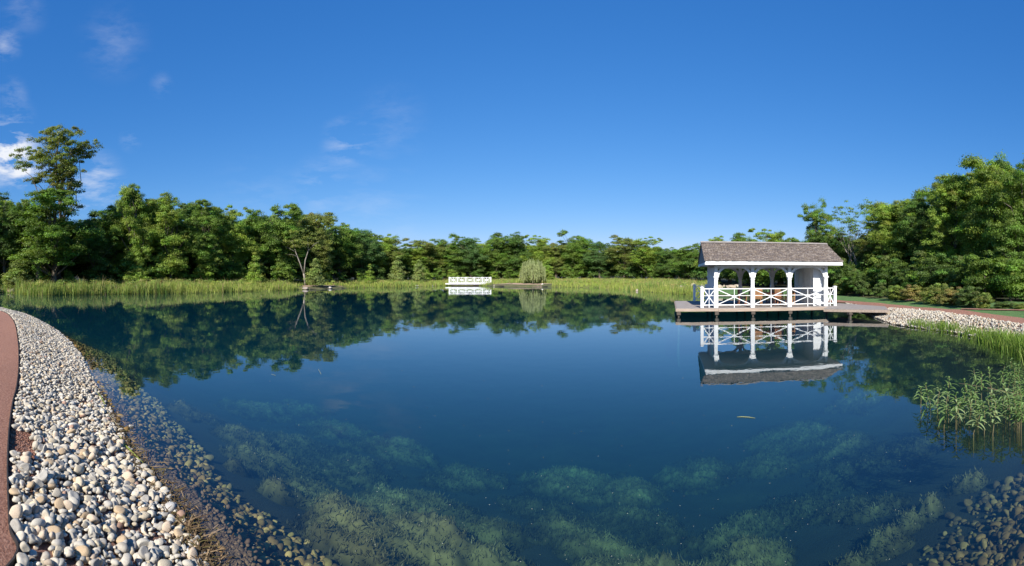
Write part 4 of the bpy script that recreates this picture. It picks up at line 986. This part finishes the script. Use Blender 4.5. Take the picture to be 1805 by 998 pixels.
# ---------------------------------------------------------------- white footbridge on the far shore
br = empty('footbridge'); DB = 96.; xa, ya = pol(828.5, DB); br.location = (xa, ya, .0); br.rotation_euler = (0, 0, -(828.5-CX)/F)
Lb = 73/F*DB/2; bz = CAMH-(499.5-HY)/F*DB
MB().box(-Lb-.8, Lb+.6, -.8, .8, bz-.2, bz).build('bridge_deck', 'white_paint', br)
MB().box(-Lb+.4, Lb-.3, -.7, .7, bz-.42, bz-.2).build('beam', 'pile_wood', br)
bt = CAMH-(488.8-HY)/F*DB
for sy in (-.78, .78):
    n_b = 5
    for k in range(n_b+1):
        u = -Lb+2*Lb*k/n_b; MB().box(u-.08, u+.08, sy-.08, sy+.08, bz-.25, bt+.05, bev=.01).build('post', 'white_paint', br)
    for k in range(n_b):
        ua = -Lb+2*Lb*k/n_b+.08; ue = ua+2*Lb/n_b-.16; mb = MB()
        for z in (bz+.14, (bz+bt)/2+.05, bt-.06): mb.bar((ua, sy, z), (ue, sy, z), .06, .085)
        mb.bar((ua, sy, bz+.16), (ue, sy, bt-.1), .05, .06); mb.bar((ua, sy+.01, bt-.1), (ue, sy+.01, bz+.16), .05, .06); mb.box((ua+ue)/2-.03, (ua+ue)/2+.03, sy-.02, sy+.02, bz+.1, bt-.06)
        mb.build('railing', 'white_paint', br)
tag(br, 'white wooden footbridge with crossed railings on the far shore', 'bridge')
# inlet that the bridge crosses is the shore bay; boulders about the far shore
def frock(px, py, wpx, col, label, group=None, flat=.6): boulder(px, py, wpx, col, label, flat, group, .5, 'rock', 'rock')
frock(581,508.3,7,(.62,.58,.55),'pale rock at the right end of the bare red earth')
frock(538,509.5,10,(.42,.36,.33),'flat grey rock at the left end of the bare red earth')
frock(735,505,8,(.6,.58,.52),'pale rock at the water left of the footbridge')
frock(762,504.4,5,(.5,.48,.44),'small rock between the pale rock and the footbridge')
frock(956,502.3,5,(.72,.7,.66),'small white rock right of the weeping willow')
frock(871,504.8,4,(.6,.56,.5),'small rock at the left tip of the willow beach')
frock(24,515.5,14,(.5,.42,.38),'flat pinkish rock at the tip of the left red bank')
frock(1117,511.5,8,(.66,.60,.50),'tan rock standing at the water left of the pavilion')
frock(1123,513.5,7,(.60,.52,.45),'lower pinkish rock beside the tan rock at the water')
for k, (px, py, w_) in enumerate([(1200,507,13),(1210,506,12),(1219,505,13),(1230,506,14),(1240,505,13),(1249,504.5,12),(1205,503.5,10),(1224,503,11),(1245,502.5,10),(1258,505,12),(1270,506,13),(1281,505.5,12),(1291,504.5,14),(1302,506,12),(1298,503,11),(1276,503,10)]):
    frock(px, py+3, w_, random.choice([(.56,.48,.38),(.60,.54,.44),(.5,.42,.34)]), 'tan boulder in the low rock pile behind the left of the pavilion', 'boulders in the low rock pile')
# waterside emergent plants on the right
def wplant(px, py, hpx, label, seed):
    r_ = random.Random(seed); x, y = at(px, py); D = math.hypot(x, y); H = hpx/F*D; root = empty('water_plant', (x, y, 0)); mb = MB()
    top_ = Vector((r_.gauss(0, .05), r_.gauss(0, .05), H)); pts = [Vector((0, 0, -.35)), Vector((0, 0, 0)), top_*.5+Vector((r_.gauss(0, .02), 0, 0)), top_]
    mb.tube(pts, [.006, .006, .005, .003], 5); mb.build('stem', 'stalk', root, True)
    Vs, Fs, n = [], [], 0; nl = r_.randint(14, 20)
    for k in range(nl):
        t_ = .25+.75*(k+1)/nl; p = pts[1].lerp(pts[3], t_); a = k*2.4+r_.uniform(-.4, .4); L = r_.uniform(.12, .24)*(1-.35*t_*(k > nl-4)); el = r_.uniform(.1, .8)+(.5 if k > nl-5 else 0)
        d = Vector((math.cos(a)*math.cos(el), math.sin(a)*math.cos(el), math.sin(el))); s = Vector((-math.sin(a), math.cos(a), 0)); w_ = r_.uniform(.012, .020)
        for i_ in range(5):
            f_ = i_/4; c_ = p+d*L*f_-Vector((0, 0, L*.55*f_*f_)); ww = w_*math.sin(math.pi*(.1+.88*f_)); Vs += [c_-s*ww+Vector((0, 0, ww*.4)), c_, c_+s*ww+Vector((0, 0, ww*.4))]
        for i_ in range(4): b0 = n+i_*3; Fs += [(b0, b0+1, b0+4, b0+3), (b0+1, b0+2, b0+5, b0+4)]
        n += 15
    g = np.array([(.18,.27,.09),(.24,.31,.13),(.14,.23,.06)][r_.randrange(3)])
    mesh_np('foliage', [tuple(v_) for v_ in Vs], Fs, 'blade', root, col=np.tile(g, (len(Vs), 1))*np.repeat(np.array([r_.uniform(.8, 1.25) for _ in range(nl)]), 15)[:, None], smooth_=True)
    tag(root, label, 'water plant', 'narrow leaved plants standing in the right shallows')
mat_noise('stalk', [(.3,(.13,.12,.05)),(.7,(.22,.17,.09))], 20, .7)
WPL = [(1623,716,34),(1640,712,36),(1652,722,34),(1668,712,44),(1672,735,40),(1636,738,30),(1655,742,34),(1685,755,48),(1692,738,42),(1700,728,34),(1712,716,30),(1664,752,36),
       (1708,748,42),(1722,738,40),(1735,760,50),(1746,742,40),(1750,765,52),(1758,730,30),(1730,700,42),(1722,690,36),(1748,690,40),(1770,700,44),(1776,690,46),(1765,678,36),
       (1788,702,40),(1768,745,44),(1780,755,46),(1792,742,50),(1800,760,50),(1790,725,40),(1806,735,46),(1812,752,48),(1780,733,42),(1798,715,40),(1716,764,30),(1810,712,40),(1820,740,44),(1706,704,30)]
WPL += [(random.gauss(1785, 25), random.gauss(735, 20), random.uniform(34, 48)) for _ in range(12)]+[(random.gauss(1690, 30), random.gauss(738, 12), random.uniform(28, 42)) for _ in range(3)]
for k, (px, py, h_) in enumerate(WPL):
    lab = 'leafy green stem standing in the shallows at the right of the pond'
    if k == 0: lab = 'leftmost leafy stem of the plants standing in the right shallows'
    if k == 14: lab = 'tall leafy stem at the front of the plants in the right shallows'
    wplant(px, py, h_, lab, 300+k)
leafblade([(*at(x_, y_, .03), .03) for x_, y_ in [(1690,676),(1730,682),(1770,690),(1805,697)]], .02, (.30,.22,.12), 'long dead brown stalk lying through the right water plants', 'dead_stalk')
